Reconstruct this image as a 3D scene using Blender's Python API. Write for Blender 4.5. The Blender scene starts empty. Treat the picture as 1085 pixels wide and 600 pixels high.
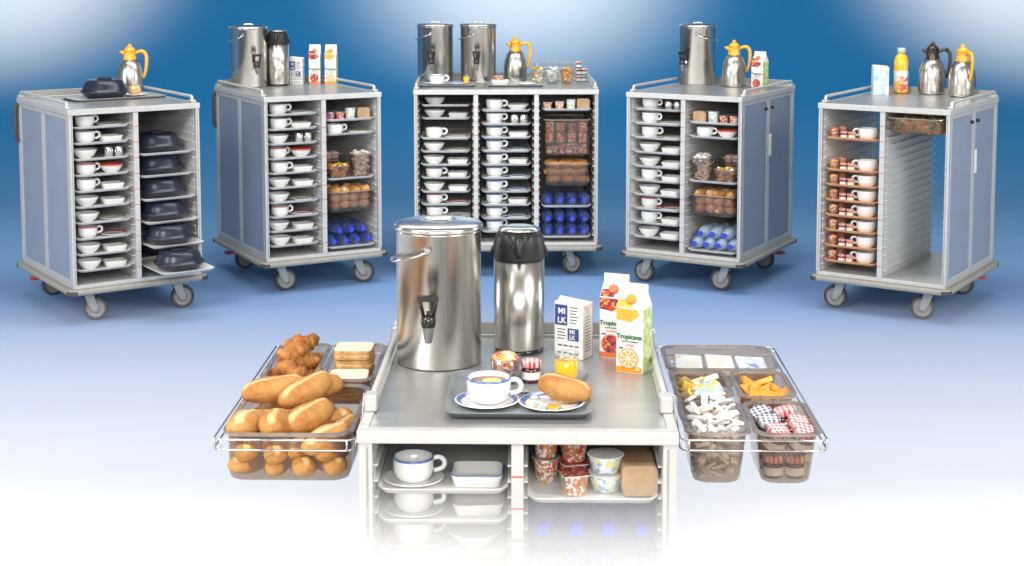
import bpy, bmesh, math, random
from mathutils import Matrix, Vector
R = math.radians
S = bpy.context.scene
COL = S.collection

# ------------------------------------------------------------------ camera
cam = bpy.data.cameras.new('camera'); co = bpy.data.objects.new('camera', cam); COL.objects.link(co)
cam.sensor_width = 36; cam.lens = 36*1603.35/1085
cam.shift_y = (106.55-300)/1085
co.location = (0, 0, 2.10); co.rotation_euler = (math.pi/2-0.095, 0, 0)
cam.clip_end = 200; S.camera = co

# ------------------------------------------------------------------ world + studio lamps
w = bpy.data.worlds.new('World'); S.world = w; w.use_nodes = True
w.node_tree.nodes['Background'].inputs[0].default_value = (1, .98, .95, 1)
w.node_tree.nodes['Background'].inputs[1].default_value = .26
S.view_settings.view_transform = 'Standard'; S.view_settings.look = 'None'
S.view_settings.exposure = 0; S.view_settings.gamma = 1
cy = S.cycles
cy.max_bounces = 12; cy.transparent_max_bounces = 24; cy.volume_bounces = 8
cy.diffuse_bounces = 4; cy.glossy_bounces = 5; cy.transmission_bounces = 6
cy.use_denoising = True
cy.sample_clamp_indirect = 6; cy.caustics_reflective = False; cy.caustics_refractive = False

def aim(o, t):
    d = Vector(t)-o.location
    o.rotation_euler = d.to_track_quat('-Z', 'Y').to_euler()
def area(name, loc, tgt, sx, sy, p, col=(1, 1, 1)):
    l = bpy.data.lights.new(name, 'AREA'); l.shape = 'RECTANGLE'; l.size = sx; l.size_y = sy
    l.energy = p; l.color = col
    o = bpy.data.objects.new(name, l); COL.objects.link(o); o.location = loc; aim(o, tgt); return o
def spot(name, loc, tgt, p, ang, blend, col, rad=.3):
    l = bpy.data.lights.new(name, 'SPOT'); l.energy = p; l.spot_size = R(ang); l.spot_blend = blend
    l.color = col; l.shadow_soft_size = rad
    o = bpy.data.objects.new(name, l); COL.objects.link(o); o.location = loc; aim(o, tgt); return o
area('key_softbox', (-3.2, 2.2, 4.6), (-.3, 8.2, .7), 2.4, 1.8, 270, (1, .98, .95))
area('fill_softbox', (3.6, 1.5, 4.2), (.6, 8, .7), 2.0, 1.8, 190, (1, .99, .97))
area('top_softbox', (0, 8.4, 4.6), (0, 9.0, 0), 7.0, 1.6, 200)
area('front_top_softbox', (0, 3.6, 4.0), (0, 4.3, .9), 1.8, 1.2, 14)
area('front_softbox', (0, -1.2, 2.9), (0, 5, .8), 3.4, 1.2, 175, (1, .98, .95))
area('left_strip', (-5.0, 6.4, 1.9), (0, 8.6, 1.5), .5, 2.2, 70)
area('right_strip', (5.0, 6.4, 1.9), (0, 8.6, 1.5), .5, 2.2, 70)
area('near_left_strip', (-2.3, 2.9, 1.9), (0, 4.2, 1.3), .30, 2.2, 14)
area('near_right_strip', (2.3, 2.7, 1.9), (0, 4.2, 1.3), .30, 2.2, 12)
PO = (1, .135, .055)
spot('pool_spot', (-5.2, 13.2, 4.4), (-5.3, 16, 2.45), 14500, 72, 1, PO)
spot('pool_spot', (.1, 13.2, 4.4), (.1, 16, 2.45), 14500, 72, 1, PO)
spot('pool_spot', (5.3, 13.2, 4.4), (5.4, 16, 2.45), 14500, 72, 1, PO)

# ------------------------------------------------------------------ materials
MT = {}
def nodes(name):
    m = bpy.data.materials.new(name); m.use_nodes = True
    nt = m.node_tree; return m, nt, nt.nodes['Principled BSDF'], nt.nodes.new, nt.links.new
def mat(name, c, rough=.5, metal=0, var=.06, sc=30, coat=0, bump=0, bsc=200, spec=.5, stretch=None, sss=0, c2=None):
    m, nt, b, N, L = nodes(name)
    tc = N('ShaderNodeTexCoord'); mp = N('ShaderNodeMapping'); L(tc.outputs['Object'], mp.inputs[0])
    if stretch: mp.inputs['Scale'].default_value = stretch
    n = N('ShaderNodeTexNoise'); n.inputs['Scale'].default_value = sc; n.inputs['Detail'].default_value = 4
    L(mp.outputs[0], n.inputs[0])
    mx = N('ShaderNodeMix'); mx.data_type = 'RGBA'
    a = [max(0, x*(1-var)) for x in c]; d = list(c2) if c2 else [min(1, x*(1+var)) for x in c]
    mx.inputs[6].default_value = (*a, 1); mx.inputs[7].default_value = (*d, 1)
    rp = N('ShaderNodeMapRange'); rp.inputs[1].default_value = .35; rp.inputs[2].default_value = .65
    L(n.outputs[0], rp.inputs[0]); L(rp.outputs[0], mx.inputs[0]); L(mx.outputs[2], b.inputs['Base Color'])
    r2 = N('ShaderNodeMapRange'); r2.inputs[3].default_value = max(.02, rough*.85); r2.inputs[4].default_value = min(1, rough*1.15)
    L(n.outputs[0], r2.inputs[0]); L(r2.outputs[0], b.inputs['Roughness'])
    b.inputs['Metallic'].default_value = metal; b.inputs['Coat Weight'].default_value = coat
    b.inputs['Specular IOR Level'].default_value = spec
    if sss: b.inputs['Subsurface Weight'].default_value = sss; b.inputs['Subsurface Scale'].default_value = .01
    if bump:
        n2 = N('ShaderNodeTexNoise'); n2.inputs['Scale'].default_value = bsc; L(mp.outputs[0], n2.inputs[0])
        bp = N('ShaderNodeBump'); bp.inputs['Strength'].default_value = bump; bp.inputs['Distance'].default_value = .002
        L(n2.outputs[0], bp.inputs['Height']); L(bp.outputs[0], b.inputs['Normal'])
    MT[name] = m; return m
def clear(name, tint, gl=.08, rough=.05, body=0, bodycol=(1, 1, 1)):
    """see-through plastic or glass: tinted transmission straight through, fresnel gloss, a little milky body"""
    m = bpy.data.materials.new(name); m.use_nodes = True; nt = m.node_tree; nt.nodes.clear(); N = nt.nodes.new; L = nt.links.new
    o = N('ShaderNodeOutputMaterial'); t = N('ShaderNodeBsdfTransparent'); t.inputs[0].default_value = (*tint, 1)
    g = N('ShaderNodeBsdfGlossy'); g.inputs['Roughness'].default_value = rough
    g.inputs[0].default_value = (1, 1, 1, 1)
    d = N('ShaderNodeBsdfDiffuse'); d.inputs[0].default_value = (*bodycol, 1)
    n = N('ShaderNodeTexNoise'); n.inputs['Scale'].default_value = 14
    tc = N('ShaderNodeTexCoord'); L(tc.outputs['Object'], n.inputs[0])
    bm = N('ShaderNodeMath'); bm.operation = 'MULTIPLY'; bm.inputs[1].default_value = body*2; L(n.outputs[0], bm.inputs[0])
    m1 = N('ShaderNodeMixShader'); L(bm.outputs[0], m1.inputs[0]); L(t.outputs[0], m1.inputs[1]); L(d.outputs[0], m1.inputs[2])
    lw = N('ShaderNodeLayerWeight'); lw.inputs[0].default_value = .5; f = N('ShaderNodeMath'); f.operation = 'POWER'; f.inputs[1].default_value = 4
    L(lw.outputs['Facing'], f.inputs[0])
    ad = N('ShaderNodeMath'); ad.operation = 'MULTIPLY_ADD'; ad.inputs[1].default_value = .7; ad.inputs[2].default_value = gl; ad.use_clamp = True
    L(f.outputs[0], ad.inputs[0])
    m2 = N('ShaderNodeMixShader'); L(ad.outputs[0], m2.inputs[0]); L(m1.outputs[0], m2.inputs[1]); L(g.outputs[0], m2.inputs[2])
    L(m2.outputs[0], o.inputs[0]); MT[name] = m; return m
def spots(name, cols, sc=60, rough=.4, coat=.3):
    """printed packaging: blotches of several inks"""
    m, nt, b, N, L = nodes(name)
    tc = N('ShaderNodeTexCoord'); v = N('ShaderNodeTexVoronoi'); v.inputs['Scale'].default_value = sc
    oi = N('ShaderNodeObjectInfo'); va = N('ShaderNodeVectorMath'); va.operation = 'MULTIPLY_ADD'; L(oi.outputs['Random'], va.inputs[0]); va.inputs[1].default_value = (3, 5, 7)
    L(tc.outputs['Object'], va.inputs[2]); L(va.outputs[0], v.inputs[0])
    s = N('ShaderNodeSeparateColor'); L(v.outputs['Color'], s.inputs[0])
    r = N('ShaderNodeValToRGB'); r.color_ramp.interpolation = 'CONSTANT'; L(s.outputs[0], r.inputs[0])
    e = r.color_ramp.elements; e[0].color = (*cols[0], 1); e[1].position = 1/len(cols); e[1].color = (*cols[1], 1)
    for i in range(2, len(cols)):
        k = e.new(i/len(cols)); k.color = (*cols[i], 1)
    L(r.outputs[0], b.inputs['Base Color']); b.inputs['Roughness'].default_value = rough; b.inputs['Coat Weight'].default_value = coat
    MT[name] = m; return m

mat('steel', (.60, .575, .535), .27, 1, .05, 40, stretch=(1, 1, .02))
mat('steel_top', (.53, .53, .51), .34, .75, .05, 30, stretch=(.05, 1, 1))
mat('polished', (.75, .74, .72), .12, 1)
mat('alu', (.60, .595, .57), .38, .35, .03)
mat('grey_alu', (.36, .36, .345), .42, .35, .04)
mat('panel', (.245, .29, .37), .42, 0, .03, 8, bump=.05)
mat('liner', (.72, .72, .70), .45, 0, .03)
mat('mark_dash', (.55, .54, .50), .5)
mat('liner_lit', (.86, .86, .84), .4, 0, .02)  # liner lightened in colour for the light through the open back
mat('back', (.42, .42, .41), .5, 0, .05)
mat('white_plastic', (.74, .74, .72), .35, 0, .03)
mat('tray_grey', (.72, .71, .68), .38, 0, .04)
mat('tray_orange', (.82, .44, .20), .35, 0, .08)
mat('tray_dark', (.23, .25, .26), .38, 0, .06, bump=.2, bsc=500)
mat('tray_steel', (.42, .44, .45), .3, .2, .05)
mat('china', (.83, .83, .81), .12, 0, .015, coat=.5)
mat('china_blue', (.10, .19, .46), .18, 0, .15, 90, coat=.5)
mat('china_red', (.55, .10, .06), .2, 0, .1, coat=.5)
mat('china_green', (.38, .46, .20), .2, 0, .15, coat=.5)
mat('china_beige', (.66, .56, .42), .2, 0, .08, coat=.5)
mat('navy', (.011, .015, .034), .30, 0, .1, spec=.6, bump=.05)
mat('black', (.012, .012, .013), .25, 0, .1, coat=.3)
mat('black_soft', (.014, .014, .015), .42, 0, .1)
mat('dark_brown', (.03, .016, .012), .25, 0, .1, coat=.4)
mat('yellow', (.86, .43, .03), .3, 0, .05, coat=.3)
mat('red', (.62, .05, .03), .4)
mat('tyre', (.055, .055, .052), .65, 0, .2)
mat('wheel_grey', (.25, .24, .225), .5, 0, .06)
mat('bumper', (.31, .30, .265), .6, 0, .06)
mat('tea', (.20, .055, .015), .06, 0, .1)
mat('lemon', (.80, .66, .16), .4, 0, .12, 160)
mat('foil', (.66, .66, .66), .3, .7, .1, bump=.5, bsc=90)
mat('gold', (.80, .50, .10), .3, .6, .12)
mat('paper', (.80, .79, .76), .6, 0, .05, bump=.2)
mat('paper_beige', (.70, .62, .50), .6, 0, .12, bump=.3)
mat('print_blue', (.03, .06, .24), .45, 0, .1)
mat('ink', (.05, .06, .08), .5)
mat('ink_red', (.70, .16, .06), .5)
mat('green_ink', (.03, .17, .06), .5)
mat('lime', (.50, .68, .12), .45, 0, .35, 60, coat=.2, c2=(.66, .76, .40))
mat('orange_fruit', (.85, .30, .02), .4, 0, .15, 80)
mat('orange_pulp', (.90, .42, .05), .35, 0, .2, 150)
mat('juice', (.95, .50, .02), .12, 0, .03, coat=.5)
mat('mint', (.45, .62, .55), .4)
mat('jam', (.10, .012, .012), .12, 0, .3, coat=.6)
mat('blackcurrant', (.015, .015, .035), .12, 0, .3, coat=.6)
mat('marmalade', (.70, .30, .03), .15, 0, .3, coat=.6)
mat('orange_pack', (.90, .46, .03), .4, 0, .1, 60, coat=.2, c2=(.85, .25, .03))
mat('cap_blue', (.03, .06, .50), .3, 0, .05, coat=.3)
mat('crumb', (.84, .74, .55), .85, 0, .08, 120, bump=.5, bsc=300)
mat('crust_side', (.50, .25, .08), .7, 0, .2, 60, bump=.3, c2=(.68, .40, .16))
mat('fillet_orange', (.72, .32, .08), .5, 0, .3, 40, c2=(.16, .30, .05))
clear('smoke', (.68, .59, .50), .06, .06, .10, (.46, .36, .28))
clear('smoke_rim', (.62, .53, .45), .12, .1, .40, (.55, .46, .38))
clear('glass', (.93, .95, .95), .04, .03)
clear('film', (.96, .95, .93), .04, .12, .03)
clear('bottle_blue', (.60, .70, .95), .12, .04, .24, (.17, .28, .70))
clear('bottle_pale', (.85, .93, 1), .12, .08, .65, (.62, .78, 1))
clear('clear_plastic', (.86, .87, .86), .06, .06, .06)
spots('fruit_print', [(.82, .80, .76), (.66, .09, .05), (.80, .34, .08), (.80, .78, .72), (.30, .42, .14), (.62, .16, .12)], 150)
spots('berry_print', [(.30, .02, .03), (.62, .06, .05), (.75, .30, .06), (.42, .03, .05), (.06, .03, .07)], 110)
spots('pudding_print', [(.72, .80, .84), (.78, .84, .86), (.30, .52, .68), (.80, .74, .30), (.84, .86, .86)], 110)
spots('candy_print', [(.70, .06, .05), (.78, .72, .62), (.10, .12, .40), (.82, .40, .06), (.50, .05, .04)], 110)
spots('card_print', [(.74, .73, .68), (.70, .66, .56), (.72, .74, .74), (.72, .56, .44)], 30)
spots('card_print_blue', [(.66, .68, .76), (.20, .28, .55), (.74, .75, .80), (.55, .60, .75)], 40)
spots('butter_print', [(.70, .70, .70), (.76, .76, .75), (.35, .50, .60), (.85, .58, .10)], 70)
spots('salad_print', [(.40, .45, .10), (.75, .30, .06), (.12, .22, .05), (.70, .55, .20), (.30, .10, .03)], 38)
spots('fruit_dessert', [(.85, .50, .12), (.62, .05, .08), (.80, .70, .55), (.85, .30, .05), (.80, .40, .25)], 120)
spots('bottle_print', [(.86, .52, .06), (.86, .60, .10), (.72, .10, .08), (.85, .82, .74), (.80, .40, .30)], 55)
spots('blue_floral', [(.80, .81, .84), (.80, .81, .84), (.80, .81, .84), (.45, .52, .66)], 130)
spots('milk_print_blue', [(.55, .68, .80), (.62, .74, .84), (.76, .82, .84), (.40, .58, .74), (.58, .70, .80)], 40)

def gingham(name, c):
    m, nt, b, N, L = nodes(name)
    tc = N('ShaderNodeTexCoord'); out = None
    sp = N('ShaderNodeSeparateXYZ'); L(tc.outputs['Object'], sp.inputs[0]); hs = []
    for k in (0, 1):
        a = N('ShaderNodeMath'); a.operation = 'MULTIPLY'; a.inputs[1].default_value = 110; L(sp.outputs[k], a.inputs[0])
        f = N('ShaderNodeMath'); f.operation = 'FRACT'; L(a.outputs[0], f.inputs[0])
        g = N('ShaderNodeMath'); g.operation = 'GREATER_THAN'; g.inputs[1].default_value = .5; L(f.outputs[0], g.inputs[0]); hs.append(g)
    s = N('ShaderNodeMath'); s.operation = 'ADD'; L(hs[0].outputs[0], s.inputs[0]); L(hs[1].outputs[0], s.inputs[1])
    h = N('ShaderNodeMath'); h.operation = 'MULTIPLY'; h.inputs[1].default_value = .5; L(s.outputs[0], h.inputs[0])
    mx = N('ShaderNodeMix'); mx.data_type = 'RGBA'; L(h.outputs[0], mx.inputs[0])
    mx.inputs[6].default_value = (.80, .78, .76, 1); mx.inputs[7].default_value = (*c, 1); L(mx.outputs[2], b.inputs['Base Color'])
    b.inputs['Roughness'].default_value = .35; b.inputs['Coat Weight'].default_value = .2; MT[name] = m
gingham('gingham_red', (.58, .03, .04)); gingham('gingham_navy', (.02, .03, .12))

def bread(name, ca, cb, cslit, slit=.012):
    m, nt, b, N, L = nodes(name)
    tc = N('ShaderNodeTexCoord'); n = N('ShaderNodeTexNoise'); n.inputs['Scale'].default_value = 16; n.inputs['Detail'].default_value = 9; n.inputs['Roughness'].default_value = .68
    L(tc.outputs['Object'], n.inputs[0])
    r = N('ShaderNodeValToRGB'); r.color_ramp.elements[0].position = .36; r.color_ramp.elements[1].position = .66
    r.color_ramp.elements[0].color = (*ca, 1); r.color_ramp.elements[1].color = (*cb, 1); L(n.outputs[0], r.inputs[0])
    sp = N('ShaderNodeSeparateXYZ'); L(tc.outputs['Object'], sp.inputs[0])
    ab = N('ShaderNodeMath'); ab.operation = 'ABSOLUTE'; L(sp.outputs[1], ab.inputs[0])
    nz = N('ShaderNodeMath'); nz.operation = 'MULTIPLY_ADD'; nz.inputs[1].default_value = .05; nz.inputs[2].default_value = -.025; L(n.outputs[0], nz.inputs[0])
    ad = N('ShaderNodeMath'); ad.operation = 'ADD'; L(ab.outputs[0], ad.inputs[0]); L(nz.outputs[0], ad.inputs[1])
    mr = N('ShaderNodeMapRange'); mr.inputs[1].default_value = slit*.5; mr.inputs[2].default_value = slit; mr.inputs[3].default_value = 1; mr.inputs[4].default_value = 0
    L(ad.outputs[0], mr.inputs[0])
    up = N('ShaderNodeMapRange'); up.inputs[1].default_value = .012; up.inputs[2].default_value = .02; L(sp.outputs[2], up.inputs[0])
    mu = N('ShaderNodeMath'); mu.operation = 'MULTIPLY'; L(mr.outputs[0], mu.inputs[0]); L(up.outputs[0], mu.inputs[1])
    mx = N('ShaderNodeMix'); mx.data_type = 'RGBA'; L(mu.outputs[0], mx.inputs[0]); L(r.outputs[0], mx.inputs[6]); mx.inputs[7].default_value = (*cslit, 1)
    L(mx.outputs[2], b.inputs['Base Color']); b.inputs['Roughness'].default_value = .72; b.inputs['Specular IOR Level'].default_value = .3
    n2 = N('ShaderNodeTexNoise'); n2.inputs['Scale'].default_value = 160; L(tc.outputs['Object'], n2.inputs[0])
    bp = N('ShaderNodeBump'); bp.inputs['Strength'].default_value = .6; bp.inputs['Distance'].default_value = .003
    L(n2.outputs[0], bp.inputs['Height']); L(bp.outputs[0], b.inputs['Normal']); MT[name] = m
bread('bread', (.36, .135, .03), (.60, .32, .10), (.66, .44, .20), .009)
bread('bread_pale', (.42, .18, .045), (.64, .37, .13), (.70, .50, .26), .011)
bread('croissant', (.25, .065, .015), (.60, .29, .08), (.6, .3, .1), .0)
bread('bun', (.62, .33, .12), (.78, .56, .30), (.85, .72, .5), .006)

# ------------------------------------------------------------------ mesh helpers
class B:
    def __init__(s): s.v = []; s.f = []; s.m = []; s.names = []; s.sm = []
    def mi(s, n):
        if n not in s.names: s.names.append(n)
        return s.names.index(n)
    def add(s, vs, fs, m, smooth=False):
        o = len(s.v); s.v += [tuple(p) for p in vs]; k = s.mi(m)
        for f in fs: s.f.append([o+i for i in f]); s.m.append(k); s.sm.append(smooth)
        return s
    def box(s, x0, x1, y0, y1, z0, z1, m, T=None):
        vs = [(x, y, z) for z in (z0, z1) for x, y in ((x0, y0), (x1, y0), (x1, y1), (x0, y1))]
        if T: vs = [T @ Vector(p) for p in vs]
        return s.add(vs, [(3, 2, 1, 0), (4, 5, 6, 7), (0, 1, 5, 4), (1, 2, 6, 5), (2, 3, 7, 6), (3, 0, 4, 7)], m)
    def loft(s, rings, m, cap0=True, cap1=True, smooth=True, closed=False):
        n = len(rings[0]); ms = m if isinstance(m, list) else [m]*(len(rings)-1 + (1 if closed else 0))
        vs = [p for r in rings for p in r]; o = len(s.v); s.v += [tuple(p) for p in vs]
        K = len(rings)
        for i in range(K-1 + (1 if closed else 0)):
            k = s.mi(ms[i]); a = i*n; b2 = ((i+1) % K)*n
            for j in range(n):
                j2 = (j+1) % n
                s.f.append([o+a+j, o+a+j2, o+b2+j2, o+b2+j]); s.m.append(k); s.sm.append(smooth)
        if cap0 and not closed: s.f.append([o+j for j in range(n)][::-1]); s.m.append(s.mi(ms[0])); s.sm.append(False)
        if cap1 and not closed: s.f.append([o+(K-1)*n+j for j in range(n)]); s.m.append(s.mi(ms[-1])); s.sm.append(False)
        return s
    def lathe(s, prof, m, n=32, cap0=True, cap1=True, sx=1, T=None):
        rings = []
        for r, z in prof:
            ring = [(r*sx*math.cos(2*math.pi*j/n), r*math.sin(2*math.pi*j/n), z) for j in range(n)]
            if T: ring = [T @ Vector(p) for p in ring]
            rings.append(ring)
        return s.loft(rings, m, cap0, cap1)
    def tube(s, pts, r, m, n=8, closed=False, flat=1, sub=0):
        pts = [Vector(p) for p in pts]
        if sub:
            rs = r if isinstance(r, (list, tuple)) else [r]*len(pts); q = []; q2 = []
            for i in range(len(pts)-1):
                a, b_, c, d = pts[max(i-1, 0)], pts[i], pts[i+1], pts[min(i+2, len(pts)-1)]
                for k in range(sub):
                    t = k/sub; q.append(.5*((2*b_)+(c-a)*t+(2*a-5*b_+4*c-d)*t*t+(3*b_-a-3*c+d)*t**3)); q2.append(rs[i]*(1-t)+rs[i+1]*t)
            pts = q+[pts[-1]]; r = q2+[rs[-1]]
        K = len(pts); rings = []; pv = None
        for i, p in enumerate(pts):
            if closed: t = pts[(i+1) % K]-pts[i-1]
            else: t = pts[min(i+1, K-1)]-pts[max(i-1, 0)]
            t.normalize()
            if pv is None:
                a = Vector((0, 0, 1)) if abs(t.z) < .9 else Vector((1, 0, 0))
                u = t.cross(a).normalized()
            else:
                u = (pv - t*pv.dot(t)).normalized()
            pv = u; q = t.cross(u)
            rr = r[i] if isinstance(r, (list, tuple)) else r
            rings.append([p+u*rr*math.cos(2*math.pi*j/n)+q*rr*flat*math.sin(2*math.pi*j/n) for j in range(n)])
        return s.loft(rings, m, closed=closed)
    def build(s, name, parent=None, bevel=0, seg=2):
        me = bpy.data.meshes.new(name); me.from_pydata(s.v, [], s.f); me.update()
        for n in s.names: me.materials.append(MT[n])
        me.polygons.foreach_set('material_index', s.m); me.polygons.foreach_set('use_smooth', s.sm)
        bm = bmesh.new(); bm.from_mesh(me); bmesh.ops.recalc_face_normals(bm, faces=bm.faces); bm.to_mesh(me); bm.free()
        o = bpy.data.objects.new(name, me); COL.objects.link(o)
        if parent: o.parent = parent
        if bevel:
            b = o.modifiers.new('bevel', 'BEVEL'); b.width = bevel; b.segments = seg; b.limit_method = 'ANGLE'; b.angle_limit = R(50)
        return o
def rr(w_, d, r, z, cx=0, cy_=0, k=5):
    out = []
    for ax, ay, a0 in ((1, 1, 0), (-1, 1, 90), (-1, -1, 180), (1, -1, 270)):
        for i in range(k+1):
            a = R(a0+90*i/k)
            out.append((cx+ax*(w_/2-r)+r*math.cos(a), cy_+ay*(d/2-r)+r*math.sin(a), z))
    return out
def arc(cx, cz, r, a0, a1, n, y=0, ax='xz'):
    o = []
    for i in range(n+1):
        a = R(a0+(a1-a0)*i/n); o.append((cx+r*math.cos(a), y, cz+r*math.sin(a)))
    return o
def empty(name):
    o = bpy.data.objects.new(name, None); COL.objects.link(o); o.empty_display_size = .05; return o
def tag(o, label, cat, group=None, kind=None):
    if label: o['label'] = label
    if cat: o['category'] = cat
    if group: o['group'] = group
    if kind: o['kind'] = kind
    return o
def copy_tree(o, parent=None):
    c = o.copy(); COL.objects.link(c); c.parent = parent
    for ch in KIDS.get(o.name, []): copy_tree(ch, c)
    return c
KIDS = {}
PROTO = {}
def put(kind, M, label, cat, group=None, scale=1):
    """first use moves the built thing itself, later uses copy it and its parts"""
    if kind not in PROTO:
        o = BUILD[kind](); PROTO[kind] = o
        def walk(q):
            KIDS[q.name] = [c for c in COL.objects if c.parent is q]
            for c in KIDS[q.name]: walk(c)
        walk(o)
    else: o = copy_tree(PROTO[kind])
    for k in ('label', 'category', 'group'):
        if k in o: del o[k]
    o.location = M.to_translation(); o.rotation_euler = M.to_euler()
    o.scale = (scale,)*3 if not isinstance(scale, tuple) else scale
    return tag(o, label, cat, group)
def text(s, size, mname, parent, M, name='lettering', bold=0, align='CENTER'):
    cu = bpy.data.curves.new(name, 'FONT'); cu.body = s; cu.size = size; cu.extrude = .0003; cu.align_x = align; cu.offset = bold
    t = bpy.data.objects.new(name, cu); COL.objects.link(t)
    dg = bpy.context.evaluated_depsgraph_get(); dg.update()
    me = bpy.data.meshes.new_from_object(t.evaluated_get(dg)); bpy.data.objects.remove(t)
    me.materials.clear(); me.materials.append(MT[mname])
    o = bpy.data.objects.new(name, me); COL.objects.link(o); o.parent = parent; o.matrix_local = M
    return o
def T(x, y, z, rz=0, rx=0, ry=0):
    return Matrix.Translation((x, y, z)) @ Matrix.Rotation(R(rz), 4, 'Z') @ Matrix.Rotation(R(ry), 4, 'Y') @ Matrix.Rotation(R(rx), 4, 'X')

# ------------------------------------------------------------------ setting: one seamless sweep
def sweep():
    m, nt, b, N, L = nodes('sweep_light_fade')
    # fade of light and mist painted in: deep blue wall to near white front
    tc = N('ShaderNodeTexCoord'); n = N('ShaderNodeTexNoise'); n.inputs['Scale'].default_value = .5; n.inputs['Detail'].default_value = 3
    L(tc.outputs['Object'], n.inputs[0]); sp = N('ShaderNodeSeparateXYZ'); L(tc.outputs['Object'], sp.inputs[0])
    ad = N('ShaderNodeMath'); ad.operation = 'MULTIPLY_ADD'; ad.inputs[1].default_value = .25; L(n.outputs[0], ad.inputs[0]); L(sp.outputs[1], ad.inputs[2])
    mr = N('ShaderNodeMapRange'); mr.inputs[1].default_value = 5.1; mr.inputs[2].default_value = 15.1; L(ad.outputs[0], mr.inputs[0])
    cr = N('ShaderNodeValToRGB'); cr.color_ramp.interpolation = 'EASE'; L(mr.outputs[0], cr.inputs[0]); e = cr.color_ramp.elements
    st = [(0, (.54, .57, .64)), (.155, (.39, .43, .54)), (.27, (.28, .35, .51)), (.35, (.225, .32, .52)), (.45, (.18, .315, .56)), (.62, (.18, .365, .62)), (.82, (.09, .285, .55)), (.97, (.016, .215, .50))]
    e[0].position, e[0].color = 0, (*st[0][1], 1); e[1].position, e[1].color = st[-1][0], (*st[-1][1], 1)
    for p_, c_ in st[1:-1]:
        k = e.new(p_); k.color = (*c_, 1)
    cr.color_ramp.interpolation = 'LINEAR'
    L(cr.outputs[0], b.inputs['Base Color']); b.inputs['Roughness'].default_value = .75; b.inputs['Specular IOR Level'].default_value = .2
    MT['sweep_light_fade'] = m
    prof = [(-3, -.30), (3, -.30)]
    for i in range(13):
        t = i/12; s_ = t*t*(3-2*t); prof.append((5.2+2.4*t, -.30+.30*s_))
    prof += [(9, 0), (11, 0), (12.6, 0)]
    for i in range(1, 17):
        a = R(90*i/16); prof.append((12.6+3.4*math.sin(a), 3.4-3.4*math.cos(a)))
    prof += [(16, 6.5)]
    g = B(); xs = [-13, -6, 0, 6, 13]
    vs = [(x, y, z) for y, z in prof for x in xs]; n_ = len(xs)
    fs = [(i*n_+j, i*n_+j+1, (i+1)*n_+j+1, (i+1)*n_+j) for i in range(len(prof)-1) for j in range(n_-1)]
    g.add(vs, fs, 'sweep_light_fade', True)
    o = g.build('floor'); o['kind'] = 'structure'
    o['label'] = 'seamless paper floor, painted light fade from white front to deep blue backdrop'
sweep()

# ------------------------------------------------------------------ trolleys
CP = {1: (-2.448, 9.09, .60, 0), 2: (-1.414, 9.86, .501, 0), 3: (-.048, 10.281, .021, 0), 4: (1.312, 9.858, -.515, 0), 5: (2.407, 9.10, -.576, 0), 6: (.023, 4.093, -.02, -.293)}
CM = {k: Matrix.Translation((v[0], v[1], v[3])) @ Matrix.Rotation(v[2], 4, 'Z') for k, v in CP.items()}
D = .975; H = 1.235; BZ = .208; YF = -D/2; YB = D/2
CART = {1: 'leftmost trolley', 2: 'second trolley from left', 3: 'wide middle trolley', 4: 'second trolley from right', 5: 'rightmost trolley', 6: 'front trolley'}
def caster(parent, x, y, rz, brake=False):
    c = B()
    c.lathe([(.030, .160), (.034, .165), (.034, .182), (.05, .186), (.05, .198)], 'grey_alu', 20)
    for s in (-1, 1):
        pr = [(-.030, .166), (.022, .166), (.044, .085), (.046, .055), (.020, .055), (-.01, .10)]
        y0 = s*.024-.003; y1 = s*.024+.003
        n = len(pr); vs = [(a, y0, b) for a, b in pr]+[(a, y1, b) for a, b in pr]
        c.add(vs, [list(range(n)), list(range(2*n-1, n-1, -1))]+[(i, (i+1) % n, n+(i+1) % n, n+i) for i in range(n)], 'grey_alu')
    c.box(-.031, .023, -.027, .027, .160, .168, 'grey_alu')
    Tm = T(.033, 0, .070) @ Matrix.Rotation(R(90), 4, 'X')
    c.lathe([(.010, -.031), (.010, .031)], 'grey_alu', 12, T=Tm)
    o = c.build('caster', parent); o.location = (x, y, 0); o.rotation_euler = (0, 0, rz)
    t = B(); t.lathe([(.052, -.017), (.064, -.019), (.070, -.010), (.070, .010), (.064, .019), (.052, .017)], 'tyre', 32, T=Tm, cap0=False, cap1=False)
    t.build('tyre', o)
    h = B(); h.lathe([(.012, -.018), (.022, -.018), (.026, -.011), (.046, -.011), (.0525, -.017), (.0525, .017), (.046, .011), (.026, .011), (.022, .018), (.012, .018)], 'wheel_grey', 28, T=Tm)
    h.build('wheel', o)
    if brake:
        k = B(); k.box(-.105, -.02, -.032, .032, .108, .124, 'red'); k.build('brake_pedal', o, .003)
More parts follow.
